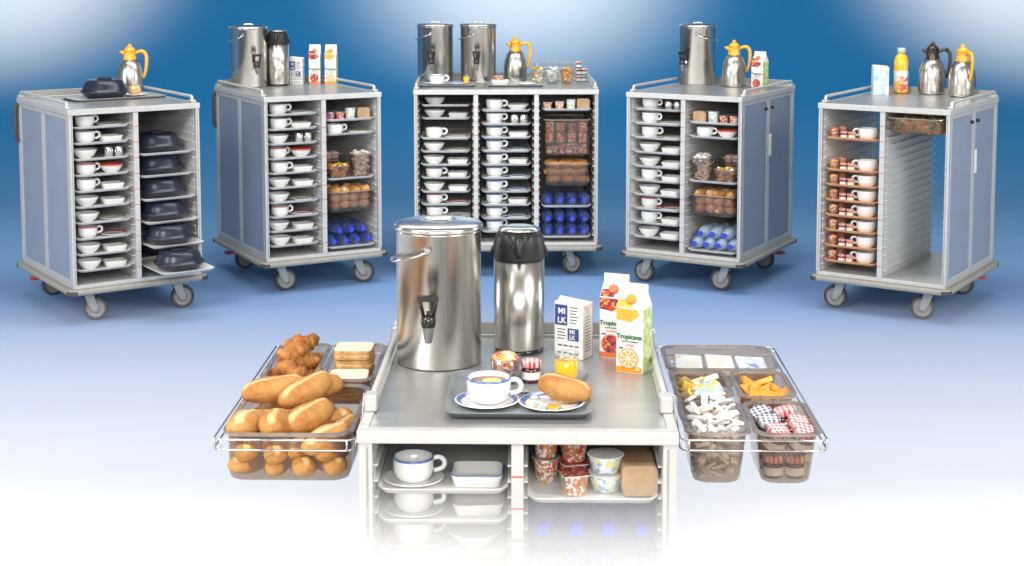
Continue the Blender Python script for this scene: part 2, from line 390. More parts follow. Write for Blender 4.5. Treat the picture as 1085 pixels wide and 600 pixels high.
def cart(ci, ncol, panel_side, open_back=False, front=False):
    W = {2: .78, 3: 1.20}[ncol]; hw = W/2
    root = empty('meal_trolley'); root.matrix_world = CM[ci]
    p = .022 if not front else .034
    # base ring bumper with rounded corners
    b = B(); rings = [rr(W+.05, D+.05, .035, .176, k=6), rr(W+.062, D+.062, .041, .181, k=6), rr(W+.062, D+.062, .041, .198, k=6), rr(W+.05, D+.05, .035, BZ-.001, k=6)]
    b.loft(rings, 'bumper'); b.build('bumper', root)
    for sx in (-1, 1):
        for sy in (-1, 1):
            q = B(); cx = sx*(hw+.031-.041); cy_ = sy*(D/2+.031-.041)
            a0 = {(1, 1): 0, (-1, 1): 90, (-1, -1): 180, (1, -1): 270}[(sx, sy)]
            ins = []; outs = []
            for i in range(9):
                a = R(a0-4+98*i/8); ins.append((cx+.036*math.cos(a), cy_+.036*math.sin(a))); outs.append((cx+.045*math.cos(a), cy_+.045*math.sin(a)))
            ring = outs+ins[::-1]
            q.loft([[(x, y, .178) for x, y in ring], [(x, y, .201) for x, y in ring]], 'tyre', smooth=False)
            q.build('corner_buffer', root)
    fl = B(); fl.box(-hw+.004, hw-.004, YF+.004, YB-.004, BZ, BZ+.022, 'alu'); fl.build('floor_plate', root, .002)
    # posts
    for sx in (-1, 1):
        for sy in (-1, 1):
            f = B(); x0 = sx*hw; x1 = sx*(hw-p); y0 = sy*D/2; y1 = sy*(D/2-.035)
            f.box(min(x0, x1), max(x0, x1), min(y0, y1), max(y0, y1), BZ+.022, H-.030, 'alu')
            if sy < 0:   # groove of the profile
                xm = sx*(hw-p*.62); f.box(xm-.0025, xm+.0025, y0-.002, y0+.002, BZ+.03, H-.04, 'grey_alu')
            f.build('corner_post', root, .002)
    # divider walls and posts with red height marks
    cw = (W-2*p-.03*(ncol-1))/ncol; cxs = [-hw+p+cw/2+i*(cw+.03) for i in range(ncol)]
    pitch = .0805 if front else .0915
    for i in range(ncol-1):
        x = cxs[i]+cw/2+.015
        d = B(); d.box(x-.015, x+.015, YF+.001, YF+.026, BZ+.022, H-.030, 'alu'); d.build('divider_post', root, .0015); LN = 'liner_lit' if open_back else 'liner'
        mk = B(); bands = []
        for k in range(11 if front else 10): bands.append((H-.115-k*pitch, H-.111-k*pitch, .0145, 'red'))
        for k in range(20): bands.append((H-.0862-k*pitch/2, H-.0812-k*pitch/2, .0145, 'mark_dash'))
        bands = sorted(q for q in bands if q[0] > BZ+.03); zz = BZ+.025; rg = []; ms = []
        rc = lambda z_: [(x-.0146, YF-.0009, z_), (x+.0146, YF-.0009, z_), (x+.0146, YF+.0009, z_), (x-.0146, YF+.0009, z_)]
        rg.append(rc(zz))
        for z0_, z1_, w_, m_ in bands:
            if z0_ <= rg[-1][0][2]+.0005: continue
            rg += [rc(z0_), rc(z1_)]; ms += ['alu', m_]
        rg.append(rc(H-.034)); ms.append('alu'); mk.loft(rg, ms, smooth=False)
        mk.build('height_marks', root)
        l = B(); l.box(x-.008, x+.008, YF+.027, YB-.037, BZ+.022, H-.030, LN)
        l.build('divider_wall', root)
    # runner ribs, both walls of each column
    rb = B()
    for cx in cxs:
        for s in (-1, 1):
            wx = cx+s*cw/2
            for k in range(21):
                z = H-.098-k*pitch/2
                if z < BZ+.05: break
                xa, xb = sorted((wx+s*.004, wx-s*.010))
                rb.box(xa, xb, YF+.03, YB-.04, z, z+.005, LN)
    rb.build('tray_runners', root)
    if not open_back:
        q = B(); q.box(-hw+p+.001, hw-p-.001, YB-.030, YB-.012, BZ+.022, H-.032, 'back'); q.build('back_wall', root)
    # sides: two door leaves with white frames, blue-grey faces
    for s in (-1, 1):
        yr = [(YF+.037, -.004), (.004, YB-.037)]
        for j, (ya, yb) in enumerate(yr):
            lf = empty('side_leaf'); lf.parent = root
            xo = s*(hw-.002); xi = s*(hw-.018); xa, xb = sorted((xo, xi))
            f = B(); fw = .024
            for (a, b_, c, d_) in ((ya, yb, BZ+.024, BZ+.024+fw), (ya, yb, H-.032-fw, H-.032), (ya, ya+fw, BZ+.024+fw, H-.032-fw), (yb-fw, yb, BZ+.024+fw, H-.032-fw)):
                f.box(xa, xb, a, b_, c, d_, 'alu')
            f.build('leaf_frame', lf, .0015)
            g = B(); g.box(min(s*(hw-.006), s*(hw-.015)), max(s*(hw-.006), s*(hw-.015)), ya+fw+.001, yb-fw-.001, BZ+.025+fw, H-.033-fw, 'panel'); g.build('leaf_panel', lf)
            if panel_side == 1 and s == 1:
                k = B(); yk = yb-fw-.03 if j == 0 else ya+fw+.03
                k.lathe([(.011, 0), (.011, .014), (.008, .018)], 'black', 14, T=T(hw-.006, yk, H-.105) @ Matrix.Rotation(R(90), 4, 'Y')); k.build('lock_knob', lf)
                if j == 1:
                    k = B(); k.box(hw-.002, hw+.010, ya-.004, ya+.030, .82, .96, 'white_plastic'); k.build('handle_plate', lf, .003)
        # inner liner skin
        q = B(); xa, xb = sorted((s*(hw-.019), s*(hw-p)));
        if xb-xa < .002: xa, xb = sorted((s*(hw-.0185), s*(hw-.0215)))
        q.box(xa, xb, YF+.036, YB-.036, BZ+.023, H-.031, LN); q.build('side_liner', root)
    if panel_side == -1:
        k = B(); k.tube([(-hw-.004, YB-.03, 1.19), (-hw-.018, YB-.025, 1.175), (-hw-.020, YB-.025, 1.08), (-hw-.018, YB-.025, .985), (-hw-.004, YB-.03, .97)], .012, 'tyre', 10, sub=3)
        k.build('push_handle', root)
    # top
    t = B(); t.box(-hw+.024, hw-.024, YF+.026, YB-.024, H-.028, H, 'steel_top'); t.build('worktop', root)
    fr = B(); z0 = H-.030; z1 = H+.003
    fr.box(-hw-.004, hw+.004, YF-.006, YF+.0255, z0, z1, 'alu'); fr.box(-hw-.004, hw+.004, YB-.0235, YB+.004, z0, z1, 'alu')
    fr.box(-hw-.004, -hw+.0235, YF+.026, YB-.024, z0, z1, 'alu'); fr.box(hw-.0235, hw+.004, YF+.026, YB-.024, z0, z1, 'alu')
    fr.build('top_edging', root, .003)
    for s in (-1, 1):
        x = s*(hw-.014); g = empty('side_rail'); g.parent = root
        ya, yb = YF+(.17 if front else .07), YB-.03; rh = .030 if front else .036
        q = B(); pts = [(x, ya, H+.003), (x, ya, H+rh-.012), (x, ya+.005, H+rh-.004), (x, ya+.015, H+rh), (x, yb-.015, H+rh), (x, yb-.005, H+rh-.004), (x, yb, H+rh-.012), (x, yb, H+.003)]
        q.tube(pts, .0095, 'alu', 10); q.build('rail_bar', g)
        for yy in (ya, yb):
            e = B(); e.box(x-.016, x+.016, yy-.024, yy+.024, H+.003, H+(.046 if front else .016), 'alu'); e.build('rail_bracket', g, .004)
    r = B(); r.box(-hw+.03, hw-.03, YB-.022, YB-.010, H+.003, H+.040, 'grey_alu'); r.build('rear_upstand', root, .003)
    cx = hw*.68; cyy = .39
    rnd = random.Random(ci)
    for sx in (-1, 1):
        for sy in (-1, 1):
            caster(root, sx*cx, sy*cyy, -CP[ci][2]+R({1: 20, 2: 15, 3: 30, 4: 155, 5: 150, 6: 0}[ci]+rnd.uniform(-12, 12)), brake=(sy > 0))
    return root, cxs, cw
def W(ci, x, y, z, rz=0, rx=0, ry=0): return CM[ci] @ T(x, y, z, rz, rx, ry)

BUILD = {}
def bd(fn): BUILD[fn.__name__] = fn; return fn
# --- trays
def mk_tray(name, w_, d, m, m_edge=None, h=.016):
    g = B(); e = m_edge or m
    rings = [rr(w_-.03, d-.03, .022, 0), rr(w_-.004, d-.004, .034, h-.003), rr(w_, d, .036, h-.001), rr(w_, d, .036, h), rr(w_-.006, d-.006, .033, h), rr(w_-.034, d-.034, .02, .004)]
    g.loft(rings, [m, e, e, e, m]); return g.build(name)
@bd
def tray(): return mk_tray('serving_tray', .325, .53, 'tray_grey')
@bd
def tray_o(): return mk_tray('serving_tray', .325, .53, 'tray_orange', 'tray_orange', .017)
@bd
def tray_top(): return mk_tray('serving_tray', .44, .32, 'tray_steel', h=.014)
@bd
def tray_fg(): return mk_tray('serving_tray', .375, .40, 'tray_dark', h=.018)
# --- crockery
def mk_cup(rim='china', r=.052, h=.062, seg=28):
    g = B()
    prof = [(r*.62, 0), (r*.66, .002), (r*.90, .012), (r*.985, h*.5), (r, h-.006), (r, h-.0005), (r-.0015, h), (r-.004, h-.001), (r-.0045, h*.5), (r*.8, .012), (r*.5, .006)]
    m = ['china']*4+[rim]*3+['china']*3
    g.lathe(prof, m, seg); o = g.build('cup')
    k = B(); pts = [(r*.96, 0, h*.86), (r+.012, 0, h*.90), (r+.024, 0, h*.78), (r+.026, 0, h*.58), (r+.018, 0, h*.42), (r*.97, 0, h*.34)]
    k.tube(pts, .0048, 'china', 8, flat=1.35, sub=3); k.build('handle', o); return o
@bd
def cup(): return mk_cup()
@bd
def cup_red(): return mk_cup('china_red')
@bd
def cup_blue(): return mk_cup('china_blue')
@bd
def cup_tea():
    o = mk_cup('china_blue', .058, .066, 48)
    t = B(); t.lathe([(.0535, .050), (.0535, .0515)], 'tea', 40); t.build('tea', o); return o
@bd
def lemon():
    g = B(); g.lathe([(.024, 0), (.025, .001), (.025, .003), (.024, .004)], 'lemon', 28); o = g.build('lemon_slice')
    return o
def mk_plate(name, r, band, dep=.012, seg=36, bw=.020):
    g = B(); prof = [(r*.58, 0), (r*.62, .001), (r-.004, dep-.002), (r, dep-.0005), (r-.001, dep+.0012), (r-.0045, dep+.0012), (r-bw, dep*.62), (r*.62, .0045), (r*.5, .0035)]
    m = ['china']*4+['china', band, 'china', 'china']
    g.lathe(prof, m, seg); return g.build(name)
@bd
def saucer(): return mk_plate('saucer', .078, 'china')
@bd
def saucer_beige(): return mk_plate('saucer', .078, 'china_beige', bw=.008)
@bd
def saucer_red(): return mk_plate('saucer', .078, 'china_red', bw=.007)
@bd
def saucer_blue(): return mk_plate('saucer', .084, 'china_blue', seg=56, bw=.016)
@bd
def plate_blue(): return mk_plate('plate', .078, 'china_blue')
@bd
def plate_blue_big(): return mk_plate('plate', .086, 'china_blue', seg=56, bw=.018)
@bd
def plate_green(): return mk_plate('plate', .078, 'china_green')
@bd
def plate_red(): return mk_plate('plate', .078, 'china_red')
@bd
def plate_beige(): return mk_plate('plate', .078, 'china_beige')
@bd
def plate_white(): return mk_plate('plate', .078, 'china')
def mk_bowl(rim, r=.066, h=.05):
    g = B(); prof = [(r*.48, 0), (r*.50, .003), (r*.78, h*.4), (r*.95, h*.82), (r, h), (r-.003, h+.0008), (r-.006, h*.85), (r*.72, h*.42), (r*.45, .008)]
    g.lathe(prof, ['china']*3+[rim, rim, rim]+['china' if rim != 'china_red' else 'china_red']*2, 32); return g.build('bowl')
@bd
def bowl(): return mk_bowl('china')
@bd
def bowl_red(): return mk_bowl('china_red')
def mk_dish(rim, w_=.125, d=.10, h=.032):
    g = B(); rings = [rr(w_-.024, d-.024, .014, 0), rr(w_-.018, d-.018, .017, .003), rr(w_-.002, d-.002, .022, h-.003), rr(w_, d, .023, h), rr(w_-.006, d-.006, .020, h), rr(w_-.022, d-.022, .014, .006)]
    g.loft(rings, ['china', 'china', rim, rim, 'china']); return g.build('dish')
@bd
def dish(): return mk_dish('china')
@bd
def dish_blue(): return mk_dish('china_blue', .132, .115, .034)
@bd
def dish_beige(): return mk_dish('china_beige', .132, .115, .034)
@bd
def dish_oval():
    g = B(); g.lathe([(.04, 0), (.044, .003), (.070, .034), (.073, .038), (.070, .0385), (.042, .008), (.03, .006)], 'china', 40); o = g.build('dish'); return o
@bd
def steel_pot():
    g = B(); g.lathe([(.026, 0), (.027, .002), (.027, .058), (.0255, .060), (.020, .062), (.006, .064)], 'polished', 28); o = g.build('steel_pot')
    k = B(); k.tube([(.026, 0, .048), (.040, 0, .048), (.043, 0, .030), (.038, 0, .016), (.026, 0, .014)], .003, 'black', 8); k.build('handle', o); return o
@bd
def dome():
    g = B(); w_ = .285; d = .27
    rings = [rr(w_*f, d*f, .125*f, z, k=10) for f, z in ((.70, 0), (.74, .003), (.90, .024), (.985, .036), (1, .041), (.985, .046), (.935, .051), (.90, .058), (.85, .080), (.77, .100), (.71, .108), (.63, .112), (.50, .1125))]
    g.loft(rings, 'navy'); o = g.build('plate_cover')
    k = B(); k.loft([rr(.085, .07, .034, .112), rr(.092, .078, .038, .118), rr(.086, .072, .035, .122), rr(.06, .046, .022, .1165)], 'navy'); k.build('finger_grip', o); return o
# --- food
def mk_roll(mname, a, b_, c, seed, name='bread_roll', pw=2.3, grooves=True):
    rnd = random.Random(seed); g = B(); n = 22; m = 26; rings = []
    ph = rnd.uniform(0, 6); bend = rnd.uniform(-.012, .012)
    for i in range(m+1):
        t = -1+2*i/m; t = math.copysign(abs(t)**.9, t); s = (max(0, 1-abs(t)**pw))**(1/pw); s = max(s, .02)
        ring = []
        for j in range(n):
            q = 2*math.pi*j/n; yy = b_*s*math.cos(q); zz = c*s*math.sin(q)
            wob = 1+.035*math.sin(3*q+ph+t*3)+.03*math.sin(5*t+ph+2*q)
            if zz < 0: zz *= .72
            if grooves and zz > 0:
                gr = math.exp(-(yy/.009)**2)*max(0, 1-(t/.72)**4)
                zz -= c*.17*gr
            ring.append((a*t, yy*wob+bend*t*t, zz*wob))
        rings.append(ring)
    g.loft(rings, mname); return g.build(name)
@bd
def roll_a(): return mk_roll('bread', .088, .043, .040, 1)
@bd
def roll_b(): return mk_roll('bread_pale', .080, .042, .041, 2)
@bd
def roll_c(): return mk_roll('bread', .072, .041, .040, 3)
@bd
def bun(): return mk_roll('bun', .045, .042, .040, 4, pw=2.1)
def mk_croissant(seed):
    rnd = random.Random(seed); g = B(); rings = []; m = 44; n = 16
    for i in range(m+1):
        t = -1+2*i/m; a = t*1.15; rad = .052; cx = rad*math.sin(a); cy_ = rad*(math.cos(a))-rad
        env = (1-abs(t)**2.2)**.6*.027+.004; step = (abs(t)*4.3+.15*math.sin(seed+5*t)) % 1; r = env*(.84+.24*(1-step)**1.5)
        ring = []
        for j in range(n):
            q = 2*math.pi*j/n; u = r*math.cos(q); r2_ = r*(1+.04*math.sin(3*q+4*t+seed)); u = r2_*math.cos(q); v = r2_*math.sin(q)*.85
            ring.append((cx+u*math.sin(a), cy_+u*math.cos(a), v+.004*math.sin(7*t+seed)))
        rings.append(ring)
    g.loft(rings, 'croissant'); return g.build('croissant')
@bd
def croissant(): return mk_croissant(1)
@bd
def toast():
    g = B(); o1 = []
    def ring(s, z): 
        pts = rr(.105*s, .095*s, .018*s, z, k=4)
        return [(x, y+(.006 if y > .03 else 0), zz) for x, y, zz in pts]
    g.loft([ring(.985, 0), ring(1, .002), ring(1, .011), ring(.975, .013), ring(.93, .0132)], ['crust_side', 'crust_side', 'crust_side', 'crumb']); return g.build('toast_slice')
@bd
def bread_pack():
    g = B(); rings = []
    for i in range(7):
        y = -.095+.19*i/6; s = 1-.05*abs(i-3)/3
        pts = rr(.092*s, .080*s, .014, 0, k=3); rings.append([(px, y, pz+.041) for px, pz, _ in pts])
    g.loft(rings, 'paper_bread'); o = g.build('packed_bread')
    k = B(); rings = [[(x*1.05, y*1.03, .041+(z-.041)*1.05) for x, y, z in r_] for r_ in rings]
    k.loft(rings, 'film', cap0=True, cap1=True); k.build('film_wrap', o); return o
bread('paper_bread', (.52, .31, .15), (.66, .45, .26), (.7, .5, .3), 0)
# --- pots
def mk_pot(name, r0, r1, h, body, lid='foil', lidh=.002, rim=.004):
    g = B(); g.lathe([(r0*.85, 0), (r0, .003), (r1, h-.002), (r1, h)], body, 26); o = g.build(name)
    k = B(); k.lathe([(r1+.001, h), (r1+rim, h+.0005), (r1+rim, h+lidh), (r1, h+lidh+.0008), (r1*.3, h+lidh+.0006)], lid, 26); k.build('lid', o); return o
@bd
def yogurt(): return mk_pot('yogurt_pot', .026, .033, .060, 'fruit_print')
@bd
def yogurt_square():
    g = B(); g.loft([rr(.048, .048, .012, 0), rr(.052, .052, .012, .003), rr(.062, .062, .01, .052), rr(.070, .070, .008, .053), rr(.070, .070, .008, .055)], ['fruit_print', 'fruit_print', 'paper', 'paper']); o = g.build('yogurt_pot')
    k = B(); k.loft([rr(.070, .070, .008, .0552), rr(.069, .069, .008, .0562)], 'berry_print'); k.build('lid', o); return o
@bd
def pudding(): return mk_pot('cream_tub', .035, .043, .043, 'pudding_print', 'paper', .003, .004)
@bd
def tall_pot(): return mk_pot('yogurt_pot', .028, .034, .074, 'pudding_print', 'foil')
@bd
def small_pot(): return mk_pot('yogurt_pot', .022, .029, .050, 'candy_print', 'foil')
def mk_jar(fill, lid, name='jam_jar'):
    g = B(); g.lathe([(.015, 0), (.0185, .002), (.0195, .008), (.0195, .026), (.0165, .031)], fill, 26); o = g.build(name)
    l = B(); l.lathe([(.0202, .008), (.0202, .023)], 'paper', 26, cap0=False, cap1=False); l.build('paper_label', o)
    k = B(); k.lathe([(.0195, .0315), (.0208, .033), (.0208, .043), (.0195, .045), (.008, .0454)], lid, 30); k.build('lid', o); return o
@bd
def jar_red(): return mk_jar('jam', 'gingham_red')
@bd
def jar_navy(): return mk_jar('blackcurrant', 'gingham_navy')
@bd
def jar_dark(): return mk_jar('marmalade', 'gingham_red')
@bd
def dessert():
    g = B(); g.lathe([(.022, 0), (.025, .002), (.034, .055), (.032, .055), (.023, .005)], 'glass', 26); o = g.build('dessert_glass')
    k = B(); k.lathe([(.0225, .005), (.0305, .050), (.020, .062), (.004, .066)], 'fruit_dessert', 22); k.build('fruit_salad', o); return o
@bd
def juice_glass():
    g = B(); g.lathe([(.0252, .0525), (.0262, .068), (.0250, .068), (.0240, .0525)], 'glass', 36, cap0=False, cap1=False); o = g.build('juice_glass')
    k = B(); k.lathe([(.0205, 0), (.0215, .001), (.0248, .0515), (.024, .0522)], 'juice', 36); k.build('orange_juice', o); return o
@bd
def spoon():
    g = B(); g.loft([[(x*.9, y*.9, -.002) for x, y, z in rr(.042, .026, .0125, 0)], rr(.042, .026, .0125, .002), rr(.038, .022, .0105, .0015)], 'polished')
    g.tube([(.018, 0, .001), (.05, 0, .006), (.11, 0, .004)], [.003, .0022, .004], 'polished', 8, flat=.5); return g.build('spoon')
# --- packets
def mk_box(name, x, y, z, m, bev=.002):
    g = B(); g.box(-x/2, x/2, -y/2, y/2, 0, z, m); return g.build(name, None, bev)
@bd
def sugar(): return mk_box('sugar_packet', .017, .040, .008, 'paper', .002)
@bd
def sugar_b(): return mk_box('sugar_packet', .020, .030, .008, 'paper_beige', .002)
@bd
def butter(): return mk_box('butter_portion', .038, .028, .013, 'butter_print', .003)
@bd
def butter_gold(): return mk_box('butter_portion', .034, .026, .013, 'gold', .003)
@bd
def cheese():
    g = B(); g.loft([[(-.026, -.018, 0), (.026, -.018, 0), (0, .030, 0)], [(-.026, -.018, .013), (.026, -.018, .013), (0, .030, .013)]], 'orange_pack', smooth=False); return g.build('cheese_triangle', None, .002)
@bd
def flat_pack(): return mk_box('flat_packet', .082, .125, .010, 'card_print', .003)
@bd
def flat_pack_blue(): return mk_box('flat_packet', .088, .105, .010, 'card_print_blue', .003)
@bd
def candy(): return mk_box('snack_packet', .05, .035, .065, 'candy_print', .004)
# --- basins
def basin(name, w_, d, h, mname='smoke', rim='smoke_rim', taper=.93, r=.04, wall=.003, rimw=.012):
    g = B(); R_ = []
    R_.append(rr(w_*taper-.03, d*taper-.03, r*.7, 0, k=6)); R_.append(rr(w_*taper-.008, d*taper-.008, r*.85, .006, k=6)); R_.append(rr(w_*taper, d*taper, r*.9, .02, k=6)); R_.append(rr(w_-rimw*2, d-rimw*2, r, h-.006, k=6))
    o1 = [R_[0], R_[1], R_[2], R_[3]]
    g.loft(o1, mname, cap1=False); o = g.build(name)
    q = B(); q.loft([rr(w_-rimw*2, d-rimw*2, r, h-.006, k=6), rr(w_, d, r+.006, h-.006, k=6), rr(w_, d, r+.006, h, k=6), rr(w_-rimw*2-.002, d-rimw*2-.002, r, h, k=6), rr(w_-rimw*2-.002, d-rimw*2-.002, r, h-.006, k=6)], rim, cap0=False, cap1=False, smooth=False)
    q.build('rim', o); return o
def put_basin(M, w_, d, h, label, cat='food container', group=None, name='smoked_container', **kw):
    o = basin(name, w_, d, h, **kw); o.location = M.to_translation(); o.rotation_euler = M.to_euler(); return tag(o, label, cat, group)
# --- bottles
@bd
def water():   # lies along y, cap toward -y
    g = B(); Tm = Matrix.Rotation(R(90), 4, 'X')
    pr = [(.030, -.13), (.038, -.125), (.040, -.11), (.040, -.06), (.0385, -.055), (.040, -.05), (.040, .0), (.0385, .005), (.040, .01), (.040, .055), (.034, .085), (.018, .112), (.0145, .118), (.0145, .128)]
    g.lathe(pr, 'bottle_blue', 24, T=Tm); o = g.build('water_bottle')
    k = B(); k.lathe([(.0165, .122), (.0172, .124), (.0172, .140), (.0155, .142)], 'cap_blue', 20, T=Tm); k.build('cap', o); return o
@bd
def water_pale():
    o = BUILD['water'](); o.data.materials[0] = MT['bottle_pale']; return o
@bd
def orange_bottle():
    g = B(); g.lathe([(.030, 0), (.035, .004), (.035, .10), (.0355, .17), (.035, .205), (.026, .238), (.016, .250), (.016, .256)], 'juice', 30); o = g.build('juice_bottle')
    l = B(); l.lathe([(.0362, .012), (.0362, .085), (.0362, .11), (.0362, .145)], ['bottle_print', 'bottle_print', 'paper'], 30, cap0=False, cap1=False); l.build('bottle_label', o)
    k = B(); k.lathe([(.019, .256), (.021, .258), (.021, .285), (.019, .288)], 'mint', 24); k.build('cap', o)
    return o
# --- steel ware
def urn(M, label, bail=-1, spig=-95, r=.121, h=.385):
    root = empty('hot_drink_urn'); root.location = M.to_translation(); root.rotation_euler = M.to_euler()
    g = B(); g.lathe([(r-.004, 0), (r, .004), (r, h-.006), (r+.002, h-.004), (r+.002, h)], 'steel', 72); g.build('urn_body', root)
    l = B(); l.lathe([(r+.002, h+.0005), (r+.006, h+.003), (r+.006, h+.012), (r, h+.017), (r*.8, h+.022), (r*.45, h+.026), (r*.36, h+.027), (r*.33, h+.022), (r*.1, h+.021)], 'steel_lid', 64); lid = l.build('lid', root)
    k = B(); k.tube([(-.038, 0, h+.024), (-.02, 0, h+.031), (.02, 0, h+.031), (.038, 0, h+.024)], .006, 'steel_lid', 10, flat=.7); k.build('lid_grip', lid)
    b = B(); pts = []
    for i in range(25):
        a = R(-100+ (180*i/24)*(-1 if bail < 0 else 1)); q = math.sin(math.pi*i/24)
        pts.append(((r+.006+.008*q)*math.cos(a), (r+.006+.008*q)*math.sin(a), h-.045-.045*q**.8))
    b.tube(pts, .0042, 'polished', 10)
    for e in (pts[0], pts[-1]):
        a = math.atan2(e[1], e[0]); b.lathe([(.010, 0), (.010, .008), (.006, .014)], 'grey_alu', 14, T=Matrix.Translation((r*math.cos(a)*.985, r*math.sin(a)*.985, h-.045)) @ Matrix.Rotation(a, 4, 'Z') @ Matrix.Rotation(R(90), 4, 'Y'))
    b.build('bail_handle', root)
    s = empty('tap'); s.parent = root; s.rotation_euler = (0, 0, R(spig)); s.location = (0, 0, 0)
    zc = .150; q = B()
    q.lathe([(.013, r-.01), (.013, r+.004), (.008, r+.006), (.008, r+.04)], 'polished', 16, T=Matrix.Translation((0, 0, zc)) @ Matrix.Rotation(R(90), 4, 'Y'))
    q.lathe([(.008, zc-.060), (.010, zc-.058), (.018, zc-.014), (.0185, zc-.008)], 'glass_grey', 16, T=Matrix.Translation((r+.033, 0, 0)))
    q.build('spout', s)
    u = B(); X = r+.033
    u.lathe([(.019, zc-.014), (.021, zc-.006), (.021, zc+.010), (.014, zc+.018)], 'black', 18, T=Matrix.Translation((X, 0, 0)))
    u.tube([(X, -.012, zc+.008), (X+.002, -.021, zc+.05), (X+.002, -.021, zc+.062)], .0055, 'black', 8)
    u.tube([(X, .012, zc+.008), (X+.002, .021, zc+.05), (X+.002, .021, zc+.062)], .0055, 'black', 8)
    u.box(X-.006, X+.012, -.028, .028, zc+.058, zc+.073, 'black'); u.box(X-.002, X+.004, -.005, .005, zc+.01, zc+.03, 'black')
    u.build('tap_lever', s)
    return tag(root, label, 'drink urn')
mat('steel_lid', (.74, .73, .70), .22, 1, .03)
mat('glass_grey', (.25, .25, .25), .15, .3)
def airpot(M, label, r=.073, h=.28):
    root = empty('airpot_flask'); root.location = M.to_translation(); root.rotation_euler = M.to_euler()
    g = B(); g.lathe([(r*.94, .010), (r, .014), (r, h)], 'steel', 56); g.build('flask_body', root)
    f = B(); f.lathe([(r*.90, 0), (r*.97, .003), (r*.97, .010)], 'black', 40); f.build('foot_ring', root)
    k = B(); k.lathe([(r+.0015, h), (r+.002, h+.004), (r+.001, h+.045), (r*.94, h+.068), (r*.80, h+.084)], 'black_soft', 48)
    k.build('pump_head', root)
    s = B(); s.lathe([(r*.82, h+.084), (r*.80, h+.090), (r*.5, h+.095), (r*.2, h+.096)], 'steel_lid', 40); s.build('pump_button', root)
    n = B()
    n.tube([(0, -r*.55, h+.075), (0, -r*1.02, h+.060), (0, -r*1.12, h+.030), (0, -r*1.10, h+.014)], [.016, .013, .010, .008], 'black_soft', 12)
    n.tube([(-.030, -r*.80, h+.078), (-.018, -r*1.0, h+.045), (-.006, -r*1.06, h+.02)], .0045, 'black_soft', 8); n.tube([(.030, -r*.80, h+.078), (.018, -r*1.0, h+.045), (.006, -r*1.06, h+.02)], .0045, 'black_soft', 8)
    n.build('pouring_spout', root)
    c = B(); pts = [((r+.006)*math.cos(R(a)), (r+.006)*math.sin(R(a)), h+.012+.035*math.sin(R(a))) for a in range(-4, 185, 8)]
    c.tube(pts, .006, 'black_soft', 8, flat=1.6); c.build('carry_handle', root)
    return tag(root, label, 'airpot')
def jug(M, label, top='yellow', sc=1):
    root = empty('insulated_jug'); root.location = M.to_translation(); root.rotation_euler = M.to_euler(); root.scale = (sc,)*3
    g = B(); g.lathe([(.066, 0), (.074, .004), (.079, .02), (.080, .10), (.075, .145), (.061, .185), (.043, .210)], 'steel', 48); g.build('jug_body', root)
    k = B(); k.lathe([(.042, .210), (.041, .215), (.036, .240), (.037, .262), (.038, .264)], top, 36)
    k.tube([(-.026, 0, .248), (-.045, 0, .256), (-.064, 0, .262)], [.016, .012, .006], top, 12); k.build('collar', root)
    l = B(); l.lathe([(.036, .2645), (.034, .275), (.020, .290), (.010, .294)], top, 32); l.lathe([(.010, .290), (.013, .296), (.012, .304), (.006, .310)], top, 20); l.build('lid', root)
    h = B(); h.tube([(.036, 0, .252), (.058, 0, .262), (.085, 0, .262), (.103, 0, .240), (.106, 0, .205), (.102, 0, .160), (.093, 0, .120), (.083, 0, .100), (.076, 0, .112)], [.008, .008, .009, .009, .0085, .008, .0075, .007, .005], top, 12, flat=1.3, sub=4); h.build('handle', root)
    return tag(root, label, 'jug')
